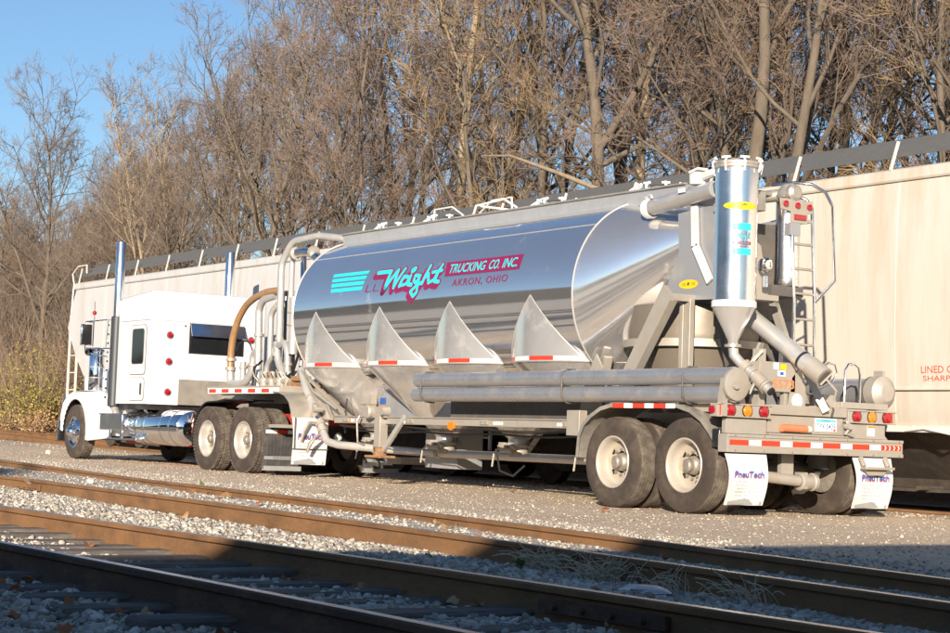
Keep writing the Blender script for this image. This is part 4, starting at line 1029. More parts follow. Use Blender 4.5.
# axles, wheels, suspension
for ax in (-16.305, -15.06):
    for sy in (-1, 1):
        yf = 12.83 if sy < 0 else 15.43
        wheel(T, ax, yf, 0.515, sy, 'dish')
        wheel(T, ax, yf - sy * 0.335, 0.515, sy, 'inner')
    mb = MB(); mb.cyl((ax, 13.3, 0.515), (ax, 14.96, 0.515), 0.065, 14); mb.build('axle', 'dark_frame', T, 40)
    for yy in (13.62, 14.64):
        mb = MB(); mb.bar((ax - 0.55, yy, 0.70), (ax + 0.2, yy, 0.45), 0.08, 0.10); mb.cyl((ax + 0.22, yy, 0.52), (ax + 0.22, yy, 0.85), 0.12, 14); mb.bar((ax - 0.55, yy, 0.86), (ax - 0.55, yy, 0.62), 0.1, 0.12); mb.build('suspension', 'dark_frame', T, 40)
mb = MB(); mb.box((-14.66, 13.84, 0.42), (-14.60, 14.02, 0.86)); mb.build('hanger', 'dusty_frame', T)
mb = MB(); mb.tube([(-15.6, 13.75, 0.60), (-14.9, 13.60, 0.43), (-14.62, 13.66, 0.42), (-14.60, 14.10, 0.385)], 0.062, 14); mb.lathe([(0.075, 14.10), (0.095, 14.11), (0.095, 14.2), (0.085, 14.21), (0.085, 14.28), (0.10, 14.29), (0.10, 14.33), (0, 14.335)], (-14.60, 0, 0.375), 'y', 16); mb.box((-14.68, 14.12, 0.30), (-14.52, 14.16, 0.48)); mb.build('tail_pipe', 'dusty_frame', T, 40)
mb = MB(); mb.bar((-14.9, 13.5, 0.62), (-14.8, 13.78, 0.56), 0.05, 0.03); mb.build('bracket', 'dull_aluminium', T)

# dust collector and the rest of the rear plumbing
DX, DY, DR = -14.72, 13.20, 0.232
mb = MB(); mb.lathe([(DR, 2.30), (DR, 3.78)], (DX, DY, 0), 'z', 64); dc = mb.build('dust_collector', 'satin_aluminium', T, 40)
mb = MB(); mb.lathe([(DR + 0.004, 2.305), (DR + 0.012, 2.30), (DR + 0.012, 2.235), (DR + 0.004, 2.23)], (DX, DY, 0), 'z', 48); mb.build('band', 'white_tape', dc, 40)
mb = MB(); mb.lathe([(DR + 0.002, 2.235), (0.055, 1.88), (0.052, 1.83)], (DX, DY, 0), 'z', 48); mb.build('cone', 'hopper_aluminium', dc, 40)
mb = MB(); mb.lathe([(DR + 0.002, 3.74), (DR + 0.018, 3.75), (DR + 0.018, 3.78), (DR + 0.025, 3.785), (DR + 0.025, 3.81), (DR - 0.02, 3.84), (0, 3.86)], (DX, DY, 0), 'z', 48); lid = mb.build('lid', 'dull_aluminium', dc, 35)
mb = MB()
for i in range(8):
    a = 2 * PI * i / 8 + 0.35; c, s_ = math.cos(a), math.sin(a); q = DR + 0.03
    mb.tube([(DX + q * c, DY + q * s_, 3.70), (DX + (q + 0.02) * c, DY + (q + 0.02) * s_, 3.80), (DX + (q - 0.03) * c, DY + (q - 0.03) * s_, 3.85)], 0.012, 6)
    mb.cyl((DX + q * c - 0.05 * s_, DY + q * s_ + 0.05 * c, 3.845), (DX + q * c + 0.05 * s_, DY + q * s_ - 0.05 * c, 3.845), 0.014, 6)
mb.build('clamp', 'white_tape', lid, 30)
def ondc(u, v, off=0.003): a = rad(u); return (DX + (DR + off) * math.sin(a), DY - (DR + off) * math.cos(a), v)
mb = MB(); ellipse_on(mb, lambda u, v: ondc(u, v), (62, 3.32), 50, 0.042, 28); mb.build('warning_badge', 'yellow_vinyl', dc, 0)
mb = MB(); text_fit(mb, 'C A L', lambda u, v: ondc(u, v, 0.0045), 25, 55, 3.305, 3.335, 0); text_fit(mb, '*', lambda u, v: ondc(u, v, 0.0045), 62, 78, 3.30, 3.345, 0, 0, 0.04); mb.build('lettering', 'dark_ink', dc, 0)
mb = MB(); quad_on(mb, ondc, [(40, 3.055), (92, 3.055), (92, 3.13), (40, 3.13)], 0, 8); quad_on(mb, ondc, [(40, 2.79), (92, 2.79), (92, 2.86), (40, 2.86)], 0, 8); mb.build('turquoise_stripe', 'cyan_vinyl', dc, 0)
mb = MB(); quad_on(mb, ondc, [(40, 2.90), (92, 2.90), (92, 2.935), (40, 2.935)], 0, 8); brush(mb, lambda u, v, o_=0.003: ondc(u, v, 0.003), 46, 92, 2.955, 3.03, 0.40, (0, 0), 0, 0.003, 0.0041); mb.build('lettering', 'maroon_vinyl', dc, 0)
mb = MB(); brush(mb, lambda u, v, o_=0.003: ondc(u, v, 0.005), 46, 92, 2.955, 3.03, 0.05, (0, 0), 0, 0.004, 0.0041); text_fit(mb, 'TRUCKING CO. INC.', lambda u, v: ondc(u, v, 0.005), 43, 89, 2.907, 2.928, 0); mb.build('lettering', 'cyan_vinyl', dc, 0)
mb = MB(); text_fit(mb, 'AKRON, OHIO', lambda u, v: ondc(u, v, 0.004), 50, 86, 2.868, 2.888, 0); mb.build('lettering', 'maroon_vinyl', dc, 0)
# elbow and coupling below the collector
mb = MB(); mb.tube([(DX, DY, 1.84), (DX + 0.01, DY + 0.01, 1.72), (DX + 0.08, DY + 0.04, 1.64), (DX + 0.28, DY + 0.09, 1.48), (DX + 0.46, DY + 0.13, 1.335)], 0.055, 16)
el = mb.build('outlet_elbow', 'pipe_aluminium', dc, 40)
mb = MB(); mb.lathe([(0.054, 1.80), (0.092, 1.805), (0.092, 1.835), (0.054, 1.84)], (DX, DY, 0), 'z', 20); mb.build('flange', 'dull_aluminium', dc, 30)
def along(t): 
    a = np.array([DX + 0.12, DY + 0.055, 1.61]); b2 = np.array([DX + 0.47, DY + 0.135, 1.33]); return tuple(a + (b2 - a) * t)
for t0, t1, rr_ in ((0.0, 0.18, 0.082), (0.30, 0.36, 0.075), (0.45, 0.75, 0.075), (0.78, 0.84, 0.085)):
    mb = MB(); mb.cyl(along(t0), along(t1), rr_, 18); mb.build('coupling', 'dusty_frame', dc, 40)
mb = MB(); mb.cyl(along(0.98), along(1.03), 0.045, 16); mb.build('open_end', 'dark_hole', dc, 0)
mb = MB(); mb.bar(along(0.2), (DX + 0.05, DY + 0.35, 1.86), 0.03, 0.05); mb.bar(along(0.1), (DX + 0.25, DY + 0.20, 1.78), 0.02, 0.03); mb.tube([along(0.5), (DX + 0.30, DY + 0.05, 1.42), (DX + 0.28, DY + 0.0, 1.30)], 0.016, 6); mb.build('valve_handle', 'dusty_frame', dc)
mb = MB(); mb.box((-14.62, 13.40, 1.19), (-14.52, 13.50, 1.80)); mb.build('bracket', 'dusty_frame', T)
# round sight valve beside the collector
mb = MB(); mb.lathe([(0.0, -0.05), (0.07, -0.045), (0.09, 0.0), (0.07, 0.045), (0, 0.05)], (-14.62, 13.55, 2.72), 'y', 20); mb.lathe([(0.05, 0.04), (0.05, 0.08), (0, 0.085)], (-14.62, 13.53, 2.72), 'x', 12); mb.cyl((-14.62, 13.55, 2.60), (-14.62, 13.55, 2.48), 0.03, 8); mb.build('relief_valve', 'bright_aluminium', T, 30)
mb = MB(); mb.prism([(13.46, 2.40), (13.72, 2.40), (13.70, 2.54), (13.60, 2.95), (13.50, 3.0)], 'yz', -14.78, -14.75); mb.box((-14.80, 13.44, 2.34), (-14.62, 13.76, 2.40)); mb.build('bracket', 'dusty_frame', T)
# second, slimmer filter canister and its lamp plate
SX, SY = -14.86, 14.10
mb = MB(); mb.lathe([(0, 2.535), (0.135, 2.54), (0.142, 2.56), (0.142, 2.62), (0.137, 2.625), (0.137, 3.52), (0, 3.53)], (SX, SY, 0), 'z', 40); fc2 = mb.build('filter_canister', 'satin_aluminium', T, 35)
mb = MB(); mb.box((SX - 0.42, SY - 0.32, 2.42), (SX + 0.10, SY + 0.16, 2.535)); mb.build('base_plate', 'dark_frame', fc2)
mb = MB(); mb.prism([(13.82, 3.50), (14.32, 3.50), (14.32, 3.36), (14.25, 3.36), (14.24, 3.24), (14.0, 3.24), (13.99, 3.36), (13.84, 3.38)], 'yz', -14.715, -14.695); lp2 = mb.build('lamp_plate', 'dusty_frame', T, 0, bevel=0.004)
for y, z in ((13.90, 3.44), (14.08, 3.435), (14.26, 3.43)):
    mb = MB(); mb.lathe([(0.036, 0.0), (0.034, 0.02), (0, 0.026)], (-14.695, y, z), 'x', 16); mb.build('marker_light', 'red_lens', lp2, 30)
mb = MB(); mb.box((-14.695, 14.03, 3.275), (-14.675, 14.21, 3.335)); mb.build('brake_light', 'red_lens', lp2, 0, bevel=0.006)
mb = MB(); mb.box((-14.78, 13.98, 3.10), (-14.70, 14.14, 3.24)); mb.build('bracket', 'grey_panel', lp2)
mb = MB(); mb.lathe([(0.14, 3.53), (0.15, 3.56), (0.12, 3.62), (0.08, 3.68), (0, 3.70)], (SX, SY, 0), 'z', 24); mb.lathe([(0.10, 0.0), (0.10, 0.06), (0.06, 0.09), (0, 0.09)], (SX + 0.10, SY - 0.05, 3.575), 'x', 18); mb.cyl((-15.3, 13.75, 3.52), (SX, SY, 3.58), 0.07, 14); mb.build('blowdown_valve', 'dull_aluminium', T, 35)
mb = MB(); mb.box((-15.4, 13.46, 3.36), (-14.9, 13.80, 3.58)); mb.box((-15.1, 13.44, 3.55), (-14.95, 14.3, 3.60)); mb.build('cross_frame', 'dull_aluminium', T, bevel=0.01)
mb = MB(); mb.box((-15.3, 13.52, 2.5), (-15.2, 13.60, 3.36)); mb.box((-15.05, 13.66, 2.54), (-15.0, 13.74, 3.40)); mb.build('support_post', 'dark_frame', T)
# the big slanting discharge pipe
mb = MB(); mb.tube([(-15.25, 13.52, 2.50), (-14.90, 13.66, 2.14), (-13.99, 13.80, 1.53)], 0.098, 24); bpipe = mb.build('return_pipe', 'pipe_aluminium', T, 50)
dirp = np.array([0.91, 0.14, -0.61]); dirp /= np.linalg.norm(dirp); e0 = np.array([-13.99, 13.80, 1.53])
for t0, t1, rr_, mt in ((-0.30, -0.27, 0.104, 'black_hose'), (-0.16, 0.06, 0.110, 'dusty_frame'), (0.06, 0.075, 0.085, 'dark_frame')):
    mb = MB(); mb.cyl(tuple(e0 + dirp * t0), tuple(e0 + dirp * t1), rr_, 24); mb.build('collar', mt, bpipe, 40)
mb = MB(); c = e0 + dirp * 0.09; mb.bar(tuple(c + np.array([-0.03, -0.06, -0.06])), tuple(c + np.array([0.02, 0.06, 0.07])), 0.03, 0.02); mb.tube([tuple(c), tuple(c + np.array([0.05, 0.1, -0.12])), tuple(c + np.array([0.0, 0.12, -0.22]))], 0.014, 6); mb.build('latch', 'dusty_frame', bpipe)
for p_, q_, w_ in (((-14.55, 14.12, 1.22), (-15.0, 14.0, 2.46), 0.08), ((-14.30, 14.20, 1.15), (-14.5, 14.02, 1.66), 0.07)):
    mb = MB(); mb.bar(p_, q_, w_, 0.08); mb.build('rear_brace', 'dull_aluminium', T)
mb = MB(); mb.box((-14.56, 13.30, 1.34), (-14.40, 13.83, 1.66)); nb = mb.build('number_box', 'dusty_frame', T, 0, bevel=0.006)
mb = MB(); text_fit(mb, '5573', lambda a, b2: (-14.397, a, b2), 13.49, 13.81, 1.375, 1.475, 0, 0, 0.03); mb.build('lettering', 'orange_ink', nb, 0)
mb = MB(); quad_on(mb, lambda a, b2: (-14.398, a, b2), [(13.56, 1.51), (13.68, 1.51), (13.68, 1.57), (13.56, 1.57)]); quad_on(mb, lambda a, b2: (-14.398, a, b2), [(13.50, 1.58), (13.58, 1.58), (13.58, 1.65), (13.50, 1.65)]); mb.build('sticker', 'white_tape', nb, 0)
mb = MB(); quad_on(mb, lambda a, b2: (-14.3975, a, b2), [(13.60, 1.58), (13.69, 1.58), (13.69, 1.64), (13.60, 1.64)]); mb.build('sticker', 'yellow_vinyl', nb, 0)
mb = MB(); quad_on(mb, lambda a, b2: (-14.3968, a, b2), [(13.60, 1.52), (13.65, 1.52), (13.65, 1.555), (13.60, 1.555)]); mb.build('sticker', 'blue_ink', nb, 0)
mb = MB(); mb.box((-14.50, 13.70, 1.19), (-14.44, 13.76, 1.34)); mb.prism([(13.74, 1.19), (13.98, 1.19), (13.98, 1.42), (13.90, 1.62), (13.78, 1.5)], 'yz', -14.42, -14.40); mb.build('bracket', 'dusty_frame', T)
mb = MB(); mb.cyl((-14.398, 13.855, 1.255), (-14.392, 13.855, 1.255), 0.075, 24); rs_ = mb.build('round_sign', 'white_tape', T, 0)
mb = MB(); mb.tube([(-14.390, 13.855 + 0.06 * math.cos(a), 1.255 + 0.06 * math.sin(a)) for a in np.linspace(0, 2 * PI, 25)], 0.004, 4, False); text_fit(mb, '65', lambda a, b2: (-14.3905, a, b2), 13.825, 13.885, 1.24, 1.275, 0); mb.build('lettering', 'grey_ink', rs_, 0)
# ladder and grab rails
LX = -14.72
mb = MB(); mb.tube([(LX, 14.44, 1.22), (LX, 14.40, 2.4), (LX, 14.33, 3.42), (LX - 0.03, 14.27, 3.52), (LX - 0.12, 14.19, 3.58), (LX - 0.4, 14.1, 3.60)], 0.021, 10)
lad = mb.build('ladder', 'bright_aluminium', T, 50)
mb = MB(); mb.tube([(LX, 14.12, 1.22), (LX, 14.08, 2.4), (LX, 14.02, 3.40), (LX - 0.1, 14.0, 3.5)], 0.021, 10); mb.build('stile', 'bright_aluminium', lad, 50)
for z in (1.35, 1.62, 1.89, 2.175, 2.46, 2.735, 3.01, 3.28):
    t = (z - 1.22) / 2.2; 
    mb = MB(); mb.cyl((LX, 14.12 - 0.09 * t, z), (LX, 14.44 - 0.10 * t, z), 0.0155, 10); mb.build('rung', 'dull_aluminium', lad, 50)
mb = MB(); mb.box((LX - 0.2, 14.04, 3.26), (LX + 0.02, 14.32, 3.29)); mb.build('platform', 'dull_aluminium', lad)
mb = MB(); mb.tube([(LX - 0.35, 14.05, 3.70), (LX - 0.02, 14.10, 3.70), (LX + 0.10, 14.22, 3.68), (LX + 0.17, 14.36, 3.60), (LX + 0.19, 14.46, 3.45), (LX + 0.19, 14.52, 2.62), (LX + 0.01, 14.40, 2.38)], 0.019, 10); mb.build('grab_rail', 'bright_aluminium', lad, 50)
mb = MB(); mb.tube([(-14.4, 14.57, 1.20), (-14.4, 14.58, 1.62), (-14.4, 14.63, 1.69), (-14.4, 14.72, 1.70), (-14.4, 14.79, 1.66), (-14.4, 14.81, 1.58), (-14.4, 14.81, 1.20)], 0.014, 8); mb.build('hose_guide', 'bright_aluminium', T, 50)
mb = MB(); mb.tube([(-14.5, 14.02, 1.38), (-14.42, 14.18, 1.58), (-14.4, 14.32, 1.69), (-14.4, 14.42, 1.68), (-14.4, 14.46, 1.58), (-14.42, 14.38, 1.46), (-14.46, 14.20, 1.36)], 0.012, 8); mb.build('hose_guide', 'bright_aluminium', T, 50)
mb = MB(); mb.box((-14.55, 14.50, 1.20), (-14.36, 15.22, 1.27)); mb.box((-14.55, 14.30, 1.20), (-14.45, 14.50, 1.34)); mb.build('shelf', 'dusty_frame', T, bevel=0.005)
mb = MB(); mb.box((-15.2, 12.95, 1.10), (-14.48, 15.3, 1.185)); mb.build('rear_deck', 'dusty_frame', T)

# front deck, fender and plumbing of the trailer
mb = MB(); mb.box((-27.15, 12.90, 1.335), (-24.55, 15.38, 1.43)); mb.box((-28.3, 13.5, 1.34), (-27.15, 14.8, 1.42)); dk = mb.build('front_deck', 'dusty_frame', T, bevel=0.006)
mb = MB(); banded_tape(mb, lambda u, v: (u, 12.895, v), -27.05, -24.72, 1.325, 1.385, 10, 0, 1.25, 1); mb.box((-27.1, 12.899, 1.31), (-24.6, 12.93, 1.40), 1); mb.build('reflective_tape', ['red_tape', 'white_tape'], dk, 0)
for sy in (-1, 1):
    ya, yb = (12.86, 13.55) if sy < 0 else (14.70, 15.40)
    mb = MB(); mb.strip([(-24.75, 1.345), (-24.55, 1.34), (-24.35, 1.29), (-24.20, 1.19), (-24.12, 1.05), (-24.10, 0.94)], 'xz', ya, yb, 0.02); mb.build('front_fender', 'dull_aluminium', T, 60)
mb = MB(); mb.prism([(-24.7, 1.44), (-24.2, 1.40), (-23.6, 1.20), (-23.1, 0.99), (-23.5, 0.92), (-24.08, 0.95), (-24.10, 1.15)], 'xz', 13.30, 13.34); mb.build('fairing_panel', 'dull_aluminium', T)
mb = MB(); mb.prism([(-24.9, 1.43), (-24.3, 1.43), (-22.9, 1.0), (-22.9, 0.9), (-24.1, 0.92), (-24.3, 1.2)], 'xz', 13.9, 14.4); mb.build('nose_frame', 'dusty_frame', T)
mud_flap(-24.05, 12.85, 13.47, 0.25, 0.95, True, 'white_vinyl', 0.015)
mb = MB(); mb.box((-24.03, 12.85, 0.475), (-24.01, 13.46, 0.49)); mb.box((-24.03, 12.88, 0.49), (-24.015, 12.90, 0.95)); mb.build('flap_bracket', 'dark_frame', T)
mb = MB(); mb.bar((-23.95, 13.30, 1.30), (-23.2, 13.05, 0.95), 0.03, 0.04); mb.bar((-24.55, 13.30, 1.62), (-23.1, 13.20, 1.0), 0.02, 0.05); mb.tube([(-24.6, 13.25, 1.7), (-23.9, 13.1, 1.35), (-23.2, 13.1, 1.1)], 0.018, 6); mb.build('nose_brace', 'dusty_frame', T)
mb = MB(); mb.tube([(-23.85, 13.12, 1.0), (-23.82, 13.10, 1.10), (-23.80, 13.10, 1.16)], 0.05, 10); mb.cyl((-23.78, 13.05, 1.08), (-23.78, 13.2, 1.08), 0.04, 10); mb.build('relief_valve', 'dusty_frame', T)
def pipe(path, r, name='riser_pipe', mt='pipe_aluminium', bands=(), n=14):
    # rounded corners
    P = [np.array(p, float) for p in path]; out = [P[0]]
    for i in range(1, len(P) - 1):
        a, b2, c = P[i - 1], P[i], P[i + 1]
        la, lc = np.linalg.norm(b2 - a), np.linalg.norm(c - b2); d = min(2.2 * r, la * 0.45, lc * 0.45)
        p0, p1 = b2 + (a - b2) / la * d, b2 + (c - b2) / lc * d
        for t in (0, .25, .5, .75, 1): out.append(p0 * (1 - t) ** 2 + 2 * b2 * t * (1 - t) + p1 * t * t)
    out.append(P[-1])
    mb = MB(); mb.tube([tuple(p) for p in out], r, n); o = mb.build(name, mt, T, 50)
    for (p, q) in bands:
        mb = MB(); mb.cyl(p, q, r * 1.32, 14); mb.build('clamp', 'dusty_frame', o, 40)
    return o
py = 13.45
pipe([(-25.72, py, 2.1), (-25.76, py, 3.42), (-25.5, py + .05, 3.76), (-24.9, py + .2, 3.82), (-24.3, py + .35, 3.74)], 0.055, bands=(((-25.72, py, 2.18), (-25.72, py, 2.23)),))
pipe([(-25.60, py + .12, 1.5), (-25.62, py + .12, 3.5), (-25.45, py + .15, 3.60)], 0.045, bands=(((-25.61, py + .12, 2.05), (-25.61, py + .12, 2.1)),))
pipe([(-25.42, py + .25, 1.5), (-25.46, py + .25, 3.5)], 0.035)
pipe([(-25.45, 13.5, 3.56), (-25.05, 13.55, 3.58), (-24.7, 13.6, 3.40), (-24.6, 13.62, 3.2)], 0.075, 'top_elbow', 'bright_aluminium', bands=(((-25.46, 13.5, 3.56), (-25.38, 13.5, 3.56)), ((-24.95, 13.56, 3.56), (-24.88, 13.57, 3.54))))
pipe([(-25.3, 13.6, 3.5), (-25.1, 13.5, 3.2), (-24.9, 13.4, 2.9), (-24.75, 13.35, 2.5)], 0.05, 'side_pipe', 'bright_aluminium')
pipe([(-26.40, py, 1.44), (-26.48, py, 2.72), (-26.35, py, 2.86), (-26.0, py + .05, 2.92)], 0.062, bands=(((-26.44, py, 2.26), (-26.44, py, 2.31)),))
pipe([(-26.20, py + .1, 1.5), (-26.24, py + .1, 2.65), (-26.05, py + .12, 2.78)], 0.05)
pipe([(-25.95, py + .3, 1.43), (-25.98, py + .3, 3.0)], 0.11, 'air_tank', 'chrome', n=20)
pipe([(-25.26, py, 2.85), (-25.24, py, 1.95)], 0.085, 'silencer', 'pipe_aluminium', bands=(((-25.25, py, 2.4), (-25.25, py, 2.42)), ((-25.25, py, 2.6), (-25.25, py, 2.62))))
# brown hose arching over, with its U bend
pipe([(-27.42, py, 1.62), (-27.44, py, 1.95), (-27.40, py, 2.25), (-27.22, py, 2.58), (-26.95, py, 2.80), (-26.60, py, 2.92), (-26.20, py, 2.98), (-25.85, py + .04, 2.99)], 0.058, 'suction_hose', 'brown_hose')
pipe([(-27.42, py, 1.70), (-27.40, py, 1.50), (-27.05, py, 1.49), (-26.85, py, 1.52), (-26.62, py, 1.70), (-26.6, py, 1.98), (-26.42, py, 2.05)], 0.066, 'u_bend', 'pipe_aluminium', bands=(((-27.43, py, 1.72), (-27.43, py, 1.78)), ((-26.61, py, 1.78), (-26.61, py, 1.82)), ((-27.42, py, 1.88), (-27.42, py, 1.93))))
pipe([(-27.0, py + .02, 1.5), (-27.0, py + .02, 1.86)], 0.05, 'stub_pipe', bands=(((-27.0, py + .02, 1.74), (-27.0, py + .02, 1.79)),))
mb = MB(); mb.tube([(-27.15 + 0.36 * math.cos(a), py + 0.1, 1.86 + 0.36 * math.sin(a)) for a in np.linspace(-0.4, 3.6, 20)], 0.012, 5); mb.build('air_line', 'black_hose', T)
pipe([(-25.80, py, 2.16), (-25.75, py, 1.85), (-25.50, py, 1.62), (-25.48, py, 1.44)], 0.06, bands=(((-25.80, py, 1.97), (-25.78, py, 1.92)),))
pipe([(-25.72, py - .02, 2.10), (-25.5, py - .02, 2.15), (-25.38, py - .02, 2.0), (-25.36, py - .02, 1.6), (-25.2, py - .02, 1.5)], 0.055, bands=(((-25.36, py - .02, 1.82), (-25.36, py - .02, 1.77)), ((-25.36, py - .02, 1.64), (-25.36, py - .02, 1.60))))
pipe([(-26.15, py, 1.44), (-26.1, py, 1.80), (-25.9, py, 1.95), (-25.82, py, 2.1)], 0.045)
for k, xx in enumerate((-26.1, -25.82, -25.55, -25.28, -25.05)):
    mb = MB(); mb.lathe([(0.07, 1.43), (0.085, 1.46), (0.085, 1.56), (0.05, 1.60), (0.05, 1.68), (0, 1.69)], (xx, py - 0.04, 0), 'z', 14); mb.cyl((xx, py - 0.16, 1.52), (xx, py, 1.52), 0.04, 10); mb.build('valve', 'dusty_frame', T, 35)
    mb = MB(); mb.tube([(xx, py - 0.14, 1.53), (xx - 0.05, py - 0.2, 1.60), (xx - 0.12, py - 0.2, 1.70)], 0.012, 5); mb.build('valve_handle', 'rusty_iron' if k == 2 else 'hub_metal', T)
for p in ([(-24.9, 13.4, 1.75), (-24.6, 13.3, 1.5), (-24.3, 13.3, 1.45)], [(-25.2, 13.35, 1.6), (-24.95, 13.3, 1.65), (-24.8, 13.3, 1.9), (-24.7, 13.28, 2.1)], [(-26.3, 13.3, 1.45), (-26.25, 13.3, 1.75), (-26.0, 13.3, 1.85)]):
    mb = MB(); mb.tube(p, 0.022, 7); mb.build('air_line', 'black_hose', T, 50)
mb = MB(); mb.box((-25.1, 13.28, 1.43), (-24.5, 13.6, 1.50)); mb.box((-25.0, 13.3, 1.52), (-24.7, 13.5, 1.60)); mb.build('bracket', 'rusty_iron', T, bevel=0.01)

# ------------------------------------------------------------------ the tractor
G = 0.065
K = thing('semi_tractor', 'white long nosed semi tractor with sleeper and twin chrome exhaust stacks', 'truck', (-29.5, 14.10, G))
CY = 14.10
# sleeper
def rbox_loft(x0, x1, y0, y1, z0, z1, roof_drop=0.0, r=0.10):
    """rounded-corner box, lofted upward with a soft roof edge"""
    def outline(g, z, sl):
        pts = []
        for cx, cy, a0 in ((x1 - r, y1 - r, 0), (x0 + r, y1 - r, 90), (x0 + r, y0 + r, 180), (x1 - r, y0 + r, 270)):
            for k in range(7):
                a = rad(a0 + 15 * k)
                x = cx + (r - g) * math.cos(a); y = cy + (r - g) * math.sin(a)
                pts.append((x, y, z - sl * max(0, (x1 - x)) / (x1 - x0)))
        return pts
    rr = [outline(0, z0, 0), outline(0, z1 - 0.14, roof_drop)]
    for t in (20, 40, 60, 80, 90): rr.append(outline(0.095 * (1 - math.cos(rad(t))), z1 - 0.14 + 0.14 * math.sin(rad(t)), roof_drop))
    return rr
mb = MB(); mb.loft(rbox_loft(-31.15, -29.65, 12.95, 15.25, 1.14, 3.16, 0.10, 0.11), 0, True, True, True); sl = mb.build('sleeper', 'white_paint', K, 50)
mb = MB(); mb.box((-31.0, 13.0, 1.04), (-29.70, 15.2, 1.135)); mb.build('underside', 'black_paint', sl)
mb = MB(); mb.box((-30.92, 12.944, 2.62), (-29.66, 12.948, 2.63)); mb.box((-29.648, 13.06, 2.62), (-29.644, 15.14, 2.63)); mb.build('seam', 'galvanised', sl, 0)
def panel_frame(name, x0, x1, z0, z1, y, mt, inset=0.0, rr_=0.05, pad=0.0):
    pts = []
    for cx, cz, a0 in ((x1 - rr_, z1 - rr_, 0), (x0 + rr_, z1 - rr_, 90), (x0 + rr_, z0 + rr_, 180), (x1 - rr_, z0 + rr_, 270)):
        for k in range(5):
            a = rad(a0 + 22.5 * k); pts.append((cx + rr_ * math.cos(a), cz + rr_ * math.sin(a)))
    mb = MB(); mb.prism(pts, 'xz', y - pad, y + 0.03); o = mb.build(name, mt, sl, 0, bevel=0.004)
    mb = MB(); mb.tube([(a, y - 0.003, c) for a, c in pts + pts[:1]], 0.007, 5, False); mb.build('door_seal', 'dark_frame', sl, 50)
    return o
panel_frame('window_frame', -30.48, -29.78, 1.66, 2.54, 12.945, 'white_paint', 0, 0.08, 0.008)
panel_frame('window', -30.37, -29.86, 1.85, 2.47, 12.935, 'tinted_glass', 0, 0.06, 0.003)
panel_frame('luggage_door', -30.45, -29.80, 1.20, 1.60, 12.945, 'white_paint', 0, 0.08, 0.010)
panel_frame('door_latch', -29.95, -29.89, 1.30, 1.50, 12.933, 'black_paint', 0, 0.02, 0.004)
for yy in (13.33, 14.93):
    for z in (2.37, 1.90, 1.36):
        mb = MB(); mb.lathe([(0.055, 0), (0.055, 0.012), (0.045, 0.03), (0, 0.038)], (-29.65, yy, z), 'x', 20); mb.build('marker_light', 'red_lens', sl, 30)
        mb = MB(); mb.lathe([(0.072, 0), (0.072, 0.010), (0.06, 0.012)], (-29.65, yy, z), 'x', 20); mb.build('lamp_ring', 'grey_panel', sl, 30)
mb = MB(); mb.box((-29.652, 13.73, 2.09), (-29.635, 14.76, 2.58)); wn_ = mb.build('window', 'tinted_glass', sl, 0, bevel=0.006)
mb = MB(); mb.box((-29.66, 13.70, 2.06), (-29.645, 14.79, 2.61)); mb.build('window_frame', 'black_paint', sl, 0, bevel=0.006)
mb = MB(); mb.prism([(-29.63, 2.59), (-29.55, 2.37), (-29.54, 2.375), (-29.62, 2.60)], 'xz', 13.71, 14.78); mb.build('sun_visor', 'chrome', wn_, 0)
mb = MB(); mb.cyl((-29.652, 13.62, 2.55), (-29.64, 13.62, 2.55), 0.018, 10); mb.build('vent_cap', 'black_paint', sl, 0)
mb = MB(); mb.box((-29.66, 13.52, 1.145), (-29.62, 15.0, 1.60)); kp = mb.build('deck_plate', 'dull_aluminium', K, 0, bevel=0.005)
# cab, hood
mb = MB(); mb.loft(rbox_loft(-32.10, -31.16, 13.26, 14.94, 1.0, 2.80, 0.05, 0.10), 0, True, True, True); cab = mb.build('cab', 'white_paint', K, 50)
mb = MB(); mb.prism([(-32.0, 1.95), (-31.35, 1.95), (-31.35, 2.55), (-31.9, 2.55)], 'xz', 13.25, 13.28); mb.prism([(-32.0, 1.95), (-31.35, 1.95), (-31.35, 2.55), (-31.9, 2.55)], 'xz', 14.92, 14.95); mb.box((-32.112, 13.38, 2.0), (-32.09, 14.05, 2.6)); mb.box((-32.112, 14.15, 2.0), (-32.09, 14.82, 2.6)); mb.build('window', 'tinted_glass', cab, 0)
mb = MB()
rr = []
for t in np.linspace(0, 1, 6):
    x = -32.105 - 2.2 * t; hw = 0.46 - 0.06 * t; zt = 2.02 - 0.22 * t - 0.06 * t * t; zb = 0.9
    pts = [(x, CY - hw, zb), (x, CY - hw, zt - 0.16)] + [(x, CY - hw + 0.16 * (1 - math.cos(a)), zt - 0.16 + 0.16 * math.sin(a)) for a in np.linspace(0.3, PI / 2, 5)] + [(x, CY + hw - 0.16 * (1 - math.cos(a)), zt - 0.16 + 0.16 * math.sin(a)) for a in np.linspace(PI / 2, 0.3, 5)] + [(x, CY + hw, zt - 0.16), (x, CY + hw, zb)]
    rr.append(pts)
mb.loft(rr, 0, True, True, True); mb.build('hood', 'white_paint', K, 50)
mb = MB(); mb.box((-34.36, CY - 0.46, 0.85), (-34.31, CY + 0.46, 1.70)); 
for k in range(14): mb.box((-34.375, CY - 0.43 + 0.064 * k, 0.88), (-34.36, CY - 0.40 + 0.064 * k, 1.66))
mb.build('grille', 'chrome', K)
mb = MB(); mb.box((-34.43, 13.15, 0.45), (-34.36, 15.05, 0.78)); mb.build('bumper', 'chrome', K, bevel=0.02)
